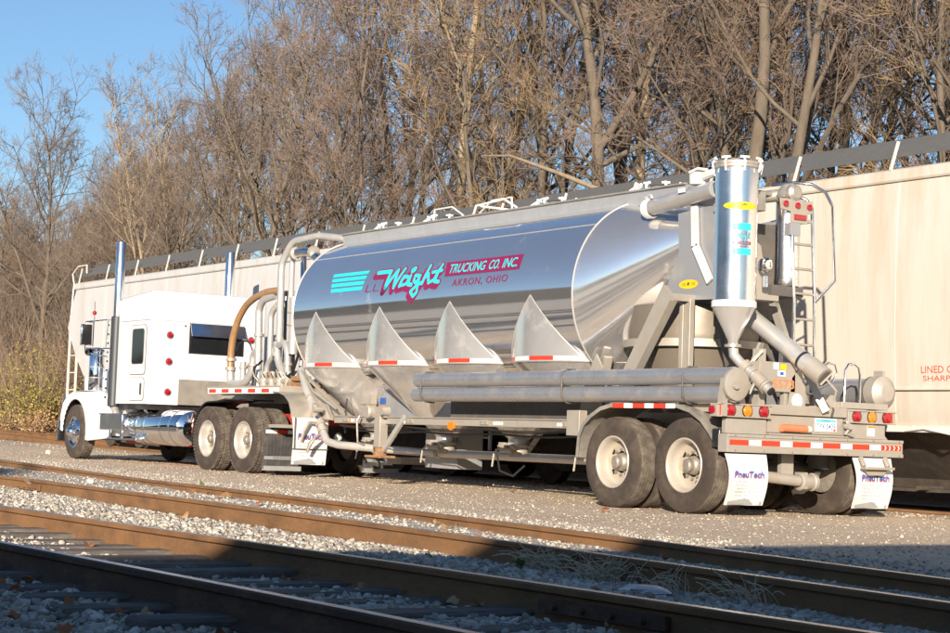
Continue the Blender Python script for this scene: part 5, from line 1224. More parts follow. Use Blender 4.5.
# front fenders
AX, AZ, ASR = -33.08, 0.60, 0.60
def fender_outline():
    out = [(-33.80, 0.62), (-33.79, 0.90), (-33.68, 1.13), (-33.48, 1.28), (-33.2, 1.345), (-32.6, 1.37), (-31.9, 1.36), (-31.55, 1.30), (-31.42, 1.15), (-31.36, 0.55), (-31.45, 0.50), (-32.36, 0.44)]
    arc = [(AX + ASR * math.cos(a), AZ + ASR * 1.03 * math.sin(a)) for a in np.linspace(rad(-14), rad(180), 20)]
    return out + arc
for sy in (-1, 1):
    yo = 12.97 if sy < 0 else 15.23; yi = yo - sy * 0.03
    mb = MB(); mb.prism(fender_outline(), 'xz', yo, yi); 
    top = fender_outline()[:10]
    mb.strip(top[:], 'xz', min(yo, yo - sy * 0.62), max(yo, yo - sy * 0.62), -0.02)
    f = mb.build('front_fender', 'white_paint', K, 35, bevel=0.012)
    mb = MB(); mb.strip([(AX + (ASR + 0.0) * math.cos(a), AZ + ASR * 1.03 * math.sin(a)) for a in np.linspace(rad(-10), rad(178), 20)], 'xz', min(yo - sy * 0.01, yo - sy * 0.55), max(yo - sy * 0.01, yo - sy * 0.55), 0.01); mb.build('wheel_arch', 'black_paint', f, 50)
    mb = MB(); mb.lathe([(0.0, -0.03), (0.09, -0.02), (0.10, 0.06), (0.06, 0.14), (0, 0.16)], (-33.95, yo - sy * 0.18, 1.18), 'x', 16); mb.build('headlamp', 'chrome', f, 40)
mb = MB(); mb.prism([(-33.86, 0.85), (-33.78, 0.80), (-33.78, 0.42), (-33.9, 0.40)], 'xz', 12.97, 13.5); mb.build('splash_guard', 'black_paint', K)
# steer axle wheels and the chassis
for sy in (-1, 1):
    wheel(K, -33.10, 12.975 if sy < 0 else 15.225, 0.515 + 0.085, sy, 'convex', 0.515, 0.28, True)
mb = MB(); mb.cyl((-33.10, 13.2, 0.58), (-33.10, 15.0, 0.58), 0.06, 10); mb.build('axle', 'dark_frame', K)
for yy in (CY - 0.42, CY + 0.42):
    mb = MB(); mb.box((-34.2, yy - 0.04, 0.78), (-24.55, yy + 0.04, 1.02)); mb.build('frame_rail', 'red_frame', K)
mb = MB(); mb.box((-34.0, CY - 0.35, 0.6), (-31.2, CY + 0.35, 1.2)); mb.box((-31.0, CY - 0.25, 0.55), (-29.0, CY + 0.25, 0.95)); mb.build('engine', 'dark_frame', K)
mb = MB(); mb.cyl((-29.0, CY, 0.68), (-27.1, CY, 0.62), 0.06, 10); mb.build('drive_shaft', 'dark_frame', K)
# exhaust stacks with heat shields
for sy in (-1, 1):
    yy = 12.99 if sy < 0 else 15.21
    mb = MB(); mb.lathe([(0.085, 2.72), (0.088, 2.75), (0.088, 4.10), (0.082, 4.11), (0.080, 4.10), (0.080, 3.8)], (-31.22, yy, 0), 'z', 32); st = mb.build('exhaust_stack', 'satin_aluminium', K, 40)
    mb = MB(); mb.lathe([(0.08, 1.08), (0.112, 1.10), (0.112, 2.72), (0.09, 2.74)], (-31.24, yy, 0), 'z', 28); hs_ = mb.build('heat_shield', 'heat_shield', st, 40)
    mb = MB(); mb.tube([(-31.13, yy - sy * 0.0 + 0.02, 1.12), (-31.13, yy + 0.02, 2.72)], 0.018, 8); mb.build('grab_rail', 'chrome', st)
    mb = MB()
    for k in range(9): mb.cyl((-31.36, yy - 0.105 * (1 if sy < 0 else -1), 1.25 + 0.165 * k), (-31.36, yy - 0.13 * (1 if sy < 0 else -1), 1.25 + 0.165 * k), 0.02, 8)
    mb.build('bolt', 'chrome', hs_)
    mb = MB(); mb.tube([(-31.22, yy, 1.1), (-31.25, yy - sy * 0.1, 0.9), (-31.6, CY + sy * 0.5, 0.8)], 0.07, 12); mb.build('exhaust_pipe', 'pipe_aluminium', st)
# air cleaners, mirrors, grab handle, aerial
for sy in (-1, 1):
    yy = 13.14 if sy < 0 else 15.06
    mb = MB(); mb.lathe([(0.0, 1.36), (0.13, 1.37), (0.142, 1.40), (0.142, 2.03), (0.125, 2.06), (0.125, 2.12), (0.142, 2.13), (0.142, 2.16), (0.05, 2.20), (0, 2.205)], (-32.50, yy, 0), 'z', 32); ac = mb.build('air_cleaner', 'chrome', K, 35)
    mb = MB(); mb.lathe([(0.143, 1.62), (0.147, 1.63), (0.143, 1.64)], (-32.50, yy, 0), 'z', 28); mb.lathe([(0.143, 1.82), (0.147, 1.83), (0.143, 1.84)], (-32.50, yy, 0), 'z', 28); mb.build('band', 'galvanised', ac)
    ym = 12.82 if sy < 0 else 15.38
    mb = MB(); mb.box((-32.36, ym - 0.10, 2.22), (-32.29, ym + 0.12, 2.62)); mir = mb.build('mirror', 'chrome', K, bevel=0.02)
    mb = MB(); mb.box((-32.292, ym - 0.085, 2.235), (-32.284, ym + 0.105, 2.605)); mb.build('mirror_glass', 'black_paint', mir, 0)
    mb = MB(); mb.tube([(-32.3, ym + 0.12 * -sy, 2.66), (-32.33, ym, 2.67), (-31.5, ym - sy * 0.08, 2.68), (-31.35, yy, 2.68)], 0.011, 6); mb.tube([(-32.33, ym, 2.67), (-32.33, ym, 2.10), (-32.0, yy, 2.02)], 0.012, 6); mb.tube([(-32.3, ym, 2.17), (-31.4, yy, 2.16)], 0.012, 6); mb.tube([(-32.1, yy, 2.2), (-31.45, ym - sy * 0.08, 2.67)], 0.006, 5); mb.tube([(-32.0, ym - sy * 0.02, 2.68), (-32.0, ym - sy * 0.02, 2.2)], 0.012, 6); mb.build('mirror_arm', 'chrome', mir)
    mb = MB(); mb.lathe([(0, -0.05), (0.07, -0.03), (0.075, 0.01), (0, 0.015)], (-32.26, ym + 0.05, 2.10), 'x', 16); mb.build('spot_mirror', 'chrome', mir, 40)
    mb = MB(); mb.tube([(-31.62, yy - sy * 0.02, 1.32), (-31.62, yy - sy * 0.02, 2.05)], 0.02, 8)
    for k in range(8): mb.cyl((-31.62, yy, 1.38 + 0.09 * k), (-31.70, yy + sy * 0.06, 1.38 + 0.09 * k), 0.022, 8)
    mb.build('step_grip', 'bright_aluminium', K)
mb = MB(); mb.tube([(-32.2, 12.93, 2.66), (-32.22, 12.93, 3.05)], 0.006, 5); ae = mb.build('aerial', 'black_paint', K)
mb = MB(); mb.lathe([(0, 2.79), (0.035, 2.81), (0.042, 2.835), (0.035, 2.86), (0, 2.88)], (-32.21, 12.93, 0), 'z', 14); mb.build('aerial_ball', 'red_lens', ae, 50)
# fuel tanks, steps
for sy in (-1, 1):
    yy = 13.30 if sy < 0 else 14.90
    mb = MB(); mb.lathe([(0, -30.66), (0.20, -30.64), (0.285, -30.58), (0.31, -30.50), (0.31, -28.62), (0.285, -28.52), (0.20, -28.46), (0, -28.44)], (0, yy, 0.735), 'x', 48); ft = mb.build('fuel_tank', 'chrome', K, 40)
    for xx in (-30.25, -29.9, -29.2, -28.8):
        mb = MB(); mb.lathe([(0.313, xx - 0.03), (0.318, xx - 0.028), (0.318, xx + 0.028), (0.313, xx + 0.03)], (0, yy, 0.735), 'x', 48); mb.build('strap', 'bright_aluminium', ft, 40)
    mb = MB(); mb.cyl((-30.2, yy - 0.1, 1.02), (-30.2, yy - 0.13, 1.08), 0.05, 12); mb.build('filler_cap', 'bright_aluminium', ft)
    ya, yb = (12.95, 13.5) if sy < 0 else (14.7, 15.25)
    mb = MB(); mb.box((-31.75, ya, 0.66), (-30.72, yb, 0.94)); mb.box((-31.80, ya - 0.01, 0.943), (-30.68, yb, 0.965)); bx_ = mb.build('step_box', 'bright_aluminium', K, bevel=0.01)
    mb = MB(); mb.box((-31.35, ya - 0.02, 0.49), (-30.0, yb - 0.1, 0.52)); mb.box((-31.3, ya, 0.52), (-31.2, ya + 0.03, 0.66)); mb.box((-30.8, ya, 0.52), (-30.7, ya + 0.03, 0.66)); mb.build('step', 'bright_aluminium', bx_, bevel=0.004)
mb = MB(); mb.box((-31.3, 13.3, 0.42), (-28.6, 14.9, 0.50)); mb.build('belly_pan', 'red_frame', K)
mb = MB(); mb.box((-28.33, 13.35, 0.55), (-28.0, 13.62, 0.92)); mb.build('air_tank_box', 'red_frame', K, bevel=0.02)
mb = MB(); mb.prism([(-29.55, 1.02), (-28.2, 1.02), (-28.2, 0.80), (-28.9, 0.70)], 'xz', 13.55, 13.60); mb.build('frame_gusset', 'red_frame', K)
# drive axles
for ax in (-27.04, -25.74):
    for sy in (-1, 1):
        yf = 12.88 if sy < 0 else 15.32
        wheel(K, ax, yf, 0.515 + G, sy, 'drive'); wheel(K, ax, yf - sy * 0.335, 0.515 + G, sy, 'inner')
    mb = MB(); mb.cyl((ax, 13.3, 0.58), (ax, 14.9, 0.58), 0.09, 12); mb.lathe([(0, -0.3), (0.22, -0.15), (0.25, 0), (0.22, 0.15), (0, 0.3)], (ax, CY, 0.60), 'y', 16); mb.build('axle', 'dark_frame', K)
for sy in (-1, 1):
    ya, yb = (12.90, 13.52) if sy < 0 else (14.68, 15.30)
    arc = [(-27.04 + 0.60 * math.cos(a), 0.59 + 0.60 * math.sin(a)) for a in np.linspace(rad(195), rad(95), 14)]
    mb = MB(); mb.strip(arc + [(-26.75, 1.20), (-26.45, 1.235), (-25.95, 1.225)], 'xz', ya, yb, 0.02); mb.build('quarter_fender', 'black_paint', K, 50)
    mb = MB(); mb.box((-25.02, ya - 0.02, 0.15), (-24.985, yb - 0.03, 0.79)); fl = mb.build('mud_flap', 'rubber_flap', K, bevel=0.004)
    mb = MB()
    for k in range(9): mb.box((-24.985, ya + 0.03 + 0.06 * k, 0.36), (-24.978, ya + 0.055 + 0.06 * k, 0.70))
    mb.build('rib', 'rubber_flap', fl, 0)
    mb = MB(); banded_tape(mb, lambda u, v: (-24.982, u, v), ya, yb - 0.04, 0.70, 0.755, 3, 1, 1, 1); mb.build('reflective_tape', ['red_tape', 'white_tape'], fl, 0)
    mb = MB(); mb.box((-24.985, ya - 0.01, 0.30), (-24.974, yb - 0.04, 0.35)); mb.box((-25.03, ya - 0.02, 0.13), (-24.95, yb, 0.20)); mb.build('trim', 'galvanised', fl, 0)
    mb = MB(); text_fit(mb, 'KENWORTH', lambda u, v: (-24.972, u, v), ya + 0.14, yb - 0.07, 0.31, 0.34, 0, 0, 0.01); mb.build('lettering', 'dark_ink', fl, 0)
    mb = MB(); mb.box((-24.9, ya, 0.79), (-24.6, yb, 0.84)); mb.build('flap_hanger', 'dusty_frame', K)
mb = MB(); mb.lathe([(0.0, 1.30), (0.45, 1.30), (0.48, 1.25), (0.40, 1.20), (0, 1.20)], (-26.4, CY, 0), 'z', 24); mb.box((-27.0, CY - 0.5, 1.02), (-25.8, CY + 0.5, 1.20)); mb.build('fifth_wheel', 'dark_frame', K)
mb = MB(); mb.box((-24.60, 13.35, 0.55), (-24.50, 14.85, 0.84)); tb_ = mb.build('tail_beam', 'black_paint', K)
mb = MB(); mb.box((-24.62, 13.2, 0.845), (-24.52, 15.0, 1.02)); mb.build('end_beam', 'red_frame', K)
for yy in (13.66, 13.89, 14.4, 14.62):
    mb = MB(); mb.lathe([(0.065, 0), (0.065, 0.03), (0.05, 0.045), (0, 0.05)], (-24.50, yy, 0.68), 'x', 18); mb.build('work_light', 'lamp_glass', tb_, 35)
    mb = MB(); mb.lathe([(0.078, 0), (0.078, 0.025), (0.062, 0.03)], (-24.50, yy, 0.68), 'x', 18); mb.build('lamp_ring', 'dark_frame', tb_, 35)

# ------------------------------------------------------------------ hopper cars
CARY = 16.43 + 1.60
PROF = [(1.50, 1.05), (1.535, 1.12), (1.56, 1.30), (1.585, 1.80), (1.598, 2.40), (1.598, 3.10), (1.582, 3.70), (1.56, 4.03)]
def hopper_car(xl, xr, mt, label, full):
    C = thing('hopper_car', label, 'hopper car', ((xl + xr) / 2, CARY, 0.0), 'hopper cars on the far track')
    zs = [p[1] for p in PROF]
    def xend(z): return float(np.interp(z, [1.05, 1.6, 2.0, 2.9, 3.3, 4.03], [2.10, 1.50, 1.10, 0.0, 0.02, 0.36]))
    cols = 30
    mb = MB()
    for sy in (-1, 1):
        rows = [[(xl + xend(z) + (xr - xl - 2 * xend(z)) * k / cols, CARY + sy * y, z) for k in range(cols + 1)] for y, z in PROF]
        mb.loft(rows, 0, False)
    for e in (0, 1):
        v = []; f = []
        for y, z in PROF:
            x = xl + xend(z) if e == 0 else xr - xend(z)
            v += [(x, CARY - y, z), (x, CARY + y, z)]
        for i in range(len(PROF) - 1): f.append((2 * i, 2 * i + 1, 2 * i + 3, 2 * i + 2))
        mb.add(v, f)
    body = mb.build('body', mt, C, 40)
    # roof: side plate and the low arch
    mb = MB(); xa, xb = xl + 0.30, xr - 0.30
    rp = [(CARY - 1.585, 4.035), (CARY - 1.60, 4.06), (CARY - 1.60, 4.17), (CARY - 1.56, 4.20), (CARY - 0.8, 4.30), (CARY, 4.33), (CARY + 0.8, 4.30), (CARY + 1.56, 4.20), (CARY + 1.60, 4.17), (CARY + 1.60, 4.06), (CARY + 1.585, 4.035)]
    mb.prism(rp, 'yz', xa, xb); mb.build('roof', mt, C, 30, bevel=0.006)
    for sy in (-1, 1):
        y = CARY + sy * 1.60
        mb = MB(); mb.box((xl + 1.75, min(y, y - sy * 0.05) - 0.012, 1.488), (xr - 1.75, max(y, y - sy * 0.05) - 0.0, 1.512)); mb.build('side_ledge', mt, C, 0)
        yb = CARY + sy * 1.53
        mb = MB(); mb.box((xl + 0.1, yb - 0.06, 0.985), (xr - 0.1, yb + 0.06, 1.06)); mb.build('side_sill', 'car_trim', C, 0, bevel=0.006)
        n = 0
        for xx in np.arange(xl + 2.3, xr - 2.2, 1.72):          # weld seams between the side sheets
            mb = MB()
            pts = [(xx, CARY + sy * (yy + 0.0015), z) for yy, z in PROF[1:]]
            mb.tube(pts, 0.0045, 4, False); mb.build('sheet_seam', mt, body, 0)
        for xx in np.arange(xl + 0.55, xr - 0.3, 1.70):
            mb = MB(); mb.bar((xx, CARY + sy * 1.585, 4.185), (xx + 0.09, CARY + sy * 1.55, 4.54), 0.02, 0.038, (1, 0, 0)); mb.build('walkway_bracket', 'car_trim', C, 0)
        mb = MB(); y0 = CARY + sy * 1.51; y1 = CARY + sy * 0.95
        for k in range(9):
            t = k / 8; yy = y0 + (y1 - y0) * t; z = 4.37 + 0.31 * t
            mb.bar((xl + 0.1, yy, z), (xr - 0.1, yy, z), 0.012, 0.035)
        w_ = mb.build('running_board', 'grating', C, 0)
        mb = MB()
        for xx in np.arange(xl + 0.12, xr - 0.1, 0.11): mb.bar((xx, y0, 4.365), (xx, y1, 4.675), 0.012, 0.02)
        o = mb.build('grating_bars', 'grating', w_, 0); tag(o, kind='stuff')
    mb = MB()
    for k in range(6): mb.lathe([(0.30, 4.32), (0.30, 4.42), (0.34, 4.43), (0.25, 4.46), (0, 4.47)], (xl + 2.2 + k * (xr - xl - 4.4) / 5, CARY, 0), 'z', 20)
    mb.build('roof_hatch', mt, C, 30)
    # hopper bays
    L_ = xr - xl; nb_ = 3
    for k in range(nb_):
        c = xl + 3.3 + (L_ - 6.6) * (k + 0.5) / nb_; hw = (L_ - 6.6) / nb_ / 2
        def q(a, y, z): return [(c - a, CARY - y, z), (c + a, CARY - y, z), (c + a, CARY + y, z), (c - a, CARY + y, z)]
        mb = MB(); mb.loft([q(hw - 0.02, 1.46, 1.05), q(0.55, 0.55, 0.42), q(0.5, 0.5, 0.30)], 0, True, True, True); b_ = mb.build('hopper_bay', 'bogie_iron', C, 0)
        mb = MB(); mb.box((c - 0.45, CARY - 0.75, 0.26), (c + 0.45, CARY + 0.75, 0.298)); mb.cyl((c + 0.3, CARY - 0.95, 0.31), (c + 0.3, CARY + 0.95, 0.31), 0.03, 8); mb.build('outlet_gate', 'bogie_iron', b_, 0)
    mb = MB(); mb.box((xl - 0.2, CARY - 0.3, 0.75), (xr + 0.2, CARY + 0.3, 1.045)); mb.build('centre_sill', 'bogie_iron', C, 0)
    # bogies
    for cx in (xl + 2.0, xr - 2.0):
        zr = rz_back(cx)
        for sy in (-1, 1):
            y = CARY + sy * 0.98
            mb = MB(); mb.prism([(cx - 1.15, zr + 0.36), (cx - 1.05, zr + 0.58), (cx - 0.7, zr + 0.60), (cx - 0.35, zr + 0.72), (cx + 0.35, zr + 0.72), (cx + 0.7, zr + 0.60), (cx + 1.05, zr + 0.58), (cx + 1.15, zr + 0.36), (cx + 0.6, zr + 0.32), (cx + 0.3, zr + 0.20), (cx - 0.3, zr + 0.20), (cx - 0.6, zr + 0.32)], 'xz', y - 0.06, y + 0.06)
            for k in (-0.16, 0.0, 0.16): mb.cyl((cx + k, y, zr + 0.28), (cx + k, y, zr + 0.60), 0.055, 10)
            mb.build('side_frame', 'bogie_iron', C, 30, bevel=0.01)
        for dx in (-0.86, 0.86):
            mb = MB(); mb.cyl((cx + dx, CARY - 1.1, zr + 0.42), (cx + dx, CARY + 1.1, zr + 0.42), 0.08, 10)
            for sy in (-1, 1):
                y = CARY + sy * 0.755
                mb.lathe([(0, y - 0.05), (0.36, y - 0.06), (0.42, y - 0.065), (0.42, y + 0.05), (0.45, y + 0.052) if sy < 0 else (0.42, y + 0.052), (0.45, y + 0.075) if sy < 0 else (0.42, y + 0.07), (0, y + 0.06)], (cx + dx, 0, zr + 0.42), 'y', 28)
            mb.build('wheelset', 'bogie_iron', C, 30)
        mb = MB(); mb.box((cx - 0.2, CARY - 1.0, zr + 0.42), (cx + 0.2, CARY + 1.0, 0.745)); mb.build('bolster', 'bogie_iron', C, 0)
    # end platforms, ladders and grab irons
    for e, x0, sg in ((0, xl, 1), (1, xr, -1)):
        mb = MB(); mb.box((min(x0 - sg * 0.35, x0 + sg * 2.0), CARY - 1.5, 0.99), (max(x0 - sg * 0.35, x0 + sg * 2.0), CARY + 1.5, 1.04)); mb.build('end_platform', 'bogie_iron', C, 0)
        for yy in (CARY - 1.50, CARY + 1.50):
            xi, xo = x0 + sg * 0.42, x0 - sg * 0.08
            mb = MB()
            for xx in (xi, xo): mb.bar((xx, yy, 0.55), (xx, yy, 3.42 if xx == xo else 2.6), 0.045, 0.045)
            ld = mb.build('end_ladder', 'car_trim', C, 0)
            for z in np.arange(0.75, 2.6, 0.42):
                mb = MB(); mb.cyl((xi, yy, z), (xo, yy, z), 0.016, 8); mb.build('rung', 'car_trim', ld)
            mb = MB(); mb.tube([(xo, yy, 3.4), (x0 + sg * 0.02, yy, 4.2), (x0 - sg * 0.10, yy, 4.45), (x0 + sg * 0.25, yy - 0.0, 4.62), (x0 + sg * 0.8, yy, 4.62), (x0 + sg * 0.82, yy, 4.42)], 0.018, 8); mb.build('grab_iron', 'white_vinyl', C)
        mb = MB(); mb.bar((x0 - sg * 0.3, CARY, 0.88), (x0 - sg * 0.62, CARY, 0.88), 0.22, 0.25); mb.build('coupler', 'bogie_iron', C)
    mb = MB(); mb.lathe([(0, -0.05), (0.25, -0.05), (0.28, 0), (0.25, 0.05), (0, 0.05)], (xl - 0.1, CARY + 0.6, 2.1), 'x', 20); mb.build('brake_wheel', 'bogie_iron', C)
    return C, body
c1, b1_ = hopper_car(-42.62, -25.30, 'car_white', 'pale grey covered hopper car on the far track behind the white tractor', True)
mb = MB(); mb.bar((-41.30, 16.52, 2.45), (-41.18, 16.52, 1.35), 0.05, 0.012, (1, 0, 0)); mb.build('safety_strip', 'yellow_paint', c1, 0)
c2, b2_ = hopper_car(-24.60, -7.2, 'car_cream', 'cream covered hopper car with rust stains and red lettering behind the tank trailer', True)
mb = MB()
fc = lambda u, v: (u, CARY - float(np.interp(v, [p[1] for p in PROF], [p[0] for p in PROF])) - 0.004, v)
text_fit(mb, 'LINED CAR-WATCH', fc, -15.0, -13.82, 1.69, 1.775, 0); text_fit(mb, 'SHARP OBJECTS', fc, -14.97, -13.95, 1.575, 1.66, 0)
mb.build('lettering', 'red_ink', b2_, 0)
mb = MB(); mb.tube([(-15.2, CARY - 1.62, 1.0), (-14.9, CARY - 1.63, 1.03), (-14.5, CARY - 1.62, 0.97), (-14.3, CARY - 1.6, 1.0)], 0.012, 5); mb.build('cable', 'white_vinyl', c2)

# ------------------------------------------------------------------ bare trees
class Grow:
    """branches as thin tapering tubes, gathered into two lists: heavy wood and fine twigs"""
    def __init__(s, seed):
        s.up = 1.0; s.r = np.random.RandomState(seed); s.W = MB(); s.T = MB()
    def limb(s, p, d, length, rad0, rad1, seg, wob, rise, sides, fine):
        P = [np.array(p, float)]; d = np.array(d, float); d /= np.linalg.norm(d)
        for i in range(seg):
            d = d + s.r.normal(0, wob, 3) + np.array([0, 0, rise]); d /= np.linalg.norm(d)
            P.append(P[-1] + d * length / seg)
        R_ = np.linspace(rad0, rad1, seg + 1)
        (s.T if fine else s.W).tube([tuple(q) for q in P], list(R_), sides, False)
        return P, d
    def branch(s, p, d, length, rad0, lv):
        fine = lv >= 2
        seg = (6, 4, 3, 2)[lv]; wob = (0.13, 0.17, 0.20, 0.22)[lv]; rise = (0.10, 0.08, 0.07, 0.05)[lv] * s.up
        P, dl = s.limb(p, d, length, rad0, max(0.004, rad0 * (0.35, 0.3, 0.4, 0.5)[lv]), seg, wob, rise, (6, 4, 3, 3)[lv], fine)
        if lv == 3: return
        n = s.n[lv]
        for k in range(n):
            t = s.r.uniform(0.18, 1.0) ** 0.8
            i = min(seg - 1, int(t * seg)); q = P[i] + (P[i + 1] - P[i]) * (t * seg - i)
            ax = P[i + 1] - P[i]; ax /= np.linalg.norm(ax)
            a = s.r.uniform(0, 2 * PI); e = np.cross(ax, (0.3, 0.2, 0.9)); e /= np.linalg.norm(e) + 1e-6; g = np.cross(ax, e)
            ang = s.r.uniform(0.45, 1.05)
            dd = ax * math.cos(ang) + (e * math.cos(a) + g * math.sin(a)) * math.sin(ang)
            ln = length * s.r.uniform(0.35, 0.62) * (1.1 - 0.5 * t)
            s.branch(q, dd, max(ln, (0.9, 0.5, 0.35)[lv]), max((0.020, 0.0085, 0.006)[lv], rad0 * s.r.uniform(0.3, 0.5) * (1.1 - 0.5 * t)), lv + 1)
def tree_proto(name, seed, height, trunk_r, first=0.35, lean=(0, 0), spread=1.0, n0=15, n=(7, 6, 5), barkm='bark_grey', twigm='twig_brown', forks=(), wob=0.06, upw=1.0):
    g = Grow(seed); g.n = n; g.up = upw
    root = thing(name, 'bare tree', 'tree', (0, 0, 0))
    P = [np.array([0, 0, -0.35])]; d = np.array([lean[0], lean[1], 1.0]); d /= np.linalg.norm(d)
    seg = 14
    for i in range(seg):
        d = d + g.r.normal(0, wob, 3) * np.array([1, 1, 0.2]) + np.array([0, 0, 0.02]); d /= np.linalg.norm(d); P.append(P[-1] + d * (height + 0.35) / seg)
    Rr = [trunk_r * (1.35 if i == 0 else 1.0) * max(0.10, (1 - 0.90 * i / seg)) for i in range(seg + 1)]
    g.W.tube([tuple(q) for q in P], Rr, 9, False)
    for k in range(n0):
        t = first + (0.98 - first) * (k + g.r.uniform(0, 1)) / n0
        i = min(seg - 1, int(t * seg)); q = P[i] + (P[i + 1] - P[i]) * (t * seg - i)
        a = k * 2.4 + g.r.uniform(-0.5, 0.5); el = g.r.uniform(0.35, 0.95) + 0.3 * t
        dd = np.array([math.cos(a) * math.cos(el), math.sin(a) * math.cos(el), math.sin(el)])
        ln = height * g.r.uniform(0.20, 0.36) * spread * (1.15 - 0.7 * max(0, t - first))
        g.branch(q, dd, ln, max(0.03, Rr[i] * g.r.uniform(0.32, 0.62)), 0)
    for t, a, el, lf in forks:
        i = int(t * seg); g.n = (n[0] + 5, n[1], n[2])
        g.branch(P[i], (math.cos(a) * math.cos(el), math.sin(a) * math.cos(el), math.sin(el)), height * lf, Rr[i] * 0.72, 0)
    g.W.build('trunk', barkm, root, 60)
    g.T.build('crown', twigm, root, 0)
    return root
protos = [
    tree_proto('bare_tree', 11, 15.5, 0.20, 0.28, (0.02, 0.0), 1.0, 15, (7, 6, 5), 'bark_grey', 'twig_brown'),
    tree_proto('bare_tree', 12, 17.0, 0.19, 0.40, (-0.05, 0.02), 0.9, 14, (7, 6, 5), 'bark_grey', 'twig_grey'),
    tree_proto('bare_tree', 13, 13.5, 0.15, 0.20, (0.05, 0.0), 1.1, 15, (7, 6, 5), 'bark_dark', 'twig_brown', wob=0.05),
    tree_proto('bare_tree', 14, 16.0, 0.18, 0.45, (0.0, 0.03), 0.8, 13, (7, 6, 5), 'bark_pale', 'twig_gold'),
    tree_proto('bare_tree', 15, 11.0, 0.11, 0.15, (-0.08, 0.0), 1.1, 14, (6, 5, 4), 'bark_grey', 'twig_gold', wob=0.05),
    tree_proto('bare_tree', 16, 9.0, 0.085, 0.12, (0.10, -0.02), 1.1, 13, (6, 5, 4), 'bark_dark', 'twig_brown', wob=0.06),
    tree_proto('bare_tree', 21, 14.5, 0.19, 0.30, (0.03, 0.0), 1.25, 20, (7, 6, 5), 'bark_grey', 'twig_grey', wob=0.07, forks=((0.30, 2.6, 1.05, 0.55), (0.42, 5.6, 1.0, 0.5), (0.5, 0.9, 1.1, 0.45))),
    tree_proto('bare_tree', 17, 18.5, 0.20, 0.33, (0.03, 0.0), 0.95, 16, (7, 6, 5), 'bark_grey', 'twig_brown', forks=((0.36, 0.6, 1.1, 0.42), (0.55, 3.8, 1.15, 0.35))),
    tree_proto('bare_tree', 31, 14.0, 0.13, 0.34, (0.04, 0.0), 1.0, 12, (5, 5, 4), 'bark_grey', 'twig_brown', wob=0.07, upw=2.0, forks=((0.45, 1.0, 1.2, 0.42),)),
    tree_proto('bare_tree', 33, 13.0, 0.12, 0.30, (-0.04, 0.02), 1.0, 12, (5, 5, 4), 'bark_pale', 'twig_grey', wob=0.07, upw=2.0, forks=((0.38, 4.0, 1.2, 0.45),)),
]
PK = [children(p) for p in protos]
PH = [15.5, 17.0, 13.5, 16.0, 11.0, 9.0, 14.5, 18.5, 14.0, 13.0]
rng = random.Random(42)
def gz(x, y): return float(ground_z(x, y)) - 0.05
spots = []
def free(x, y, dmin): return all((x - a) ** 2 + (y - b2) ** 2 > dmin * dmin for a, b2 in spots)
# trees that can be told apart, set first
special = [
    # proto, x, y, scale, rot, label
    (7, -31.3, 23.6, 0.95, 0.6, 'tall forked grey tree whose thick trunk rises above the rear half of the tank'),
    (1, -25.6, 23.4, 1.0, 2.2, 'stout leaning tree whose trunk rises beside the top of the dust collector'),
    (6, -66.0, 24.5, 0.72, 2.4, 'lone tall bare tree against the open sky at the left edge of the woods'),
    (9, -55.0, 24.0, 0.80, 0.2, 'slim pale trunked tree above the roof of the left hopper car'),
    (4, -69.5, 23.2, 0.62, 4.0, 'thin golden twigged tree at the far left edge of the picture'),
    (3, -38.6, 25.0, 1.02, 2.9, 'straight tall tree with a pale trunk rising above the turquoise lettering of the tank'),
]
for pi_, x, y, sc, rz, lab in special:
    spots.append((x, y))
    copy_tree(protos[pi_], (x, y, gz(x, y)), rz, lab, None, sc, PK[pi_])
LAB = ['bare grey tree', 'tall grey trunked tree', 'dark crooked bare tree', 'pale golden tree', 'young golden tree', 'dark spindly sapling', 'forked bare tree', 'towering bare tree', 'open upright bare tree', 'thin pale barked tree']
MARKS = [(70, 'at the far left of the woods'), (135, 'left of the first exhaust stack'), (235, 'above the white sleeper'), (330, 'above the front pipes'), (450, 'above the front half of the tank'), (600, 'above the rear half of the tank'), (700, 'above the vent pipe'), (770, 'above the dust collector'), (860, 'above the rear ladder'), (2000, 'above the cream car')]
def tree_label(k, x, y):
    px = 475 + 1812 * math.tan(math.atan2(y, -x) - rad(33.745))
    where = next(w for lim, w in MARKS if px < lim)
    row = 'in the front row' if y < 26 else ('in the second row' if y < 33 else 'deep in the woods')
    lab = LAB[k] + ' ' + row + ' ' + where
    return lab, lab
used = [False] * len(protos)
def plant(k, x, y, sc):
    spots.append((x, y))
    rz = rng.uniform(0, 6.28); lab, grp = tree_label(k, x, y)
    if not used[k]:
        r = protos[k]; r.location = (x, y, gz(x, y)); r.rotation_euler = (0, 0, rz); r.scale = (sc,) * 3; r['label'] = lab; r['group'] = grp; used[k] = True
        return
    copy_tree(protos[k], (x, y, gz(x, y)), rz, lab, grp, sc, PK[k])
def inview(x, y, m=4): 
    a = math.degrees(math.atan2(y, -x)); return 17.0 < a < 52.5
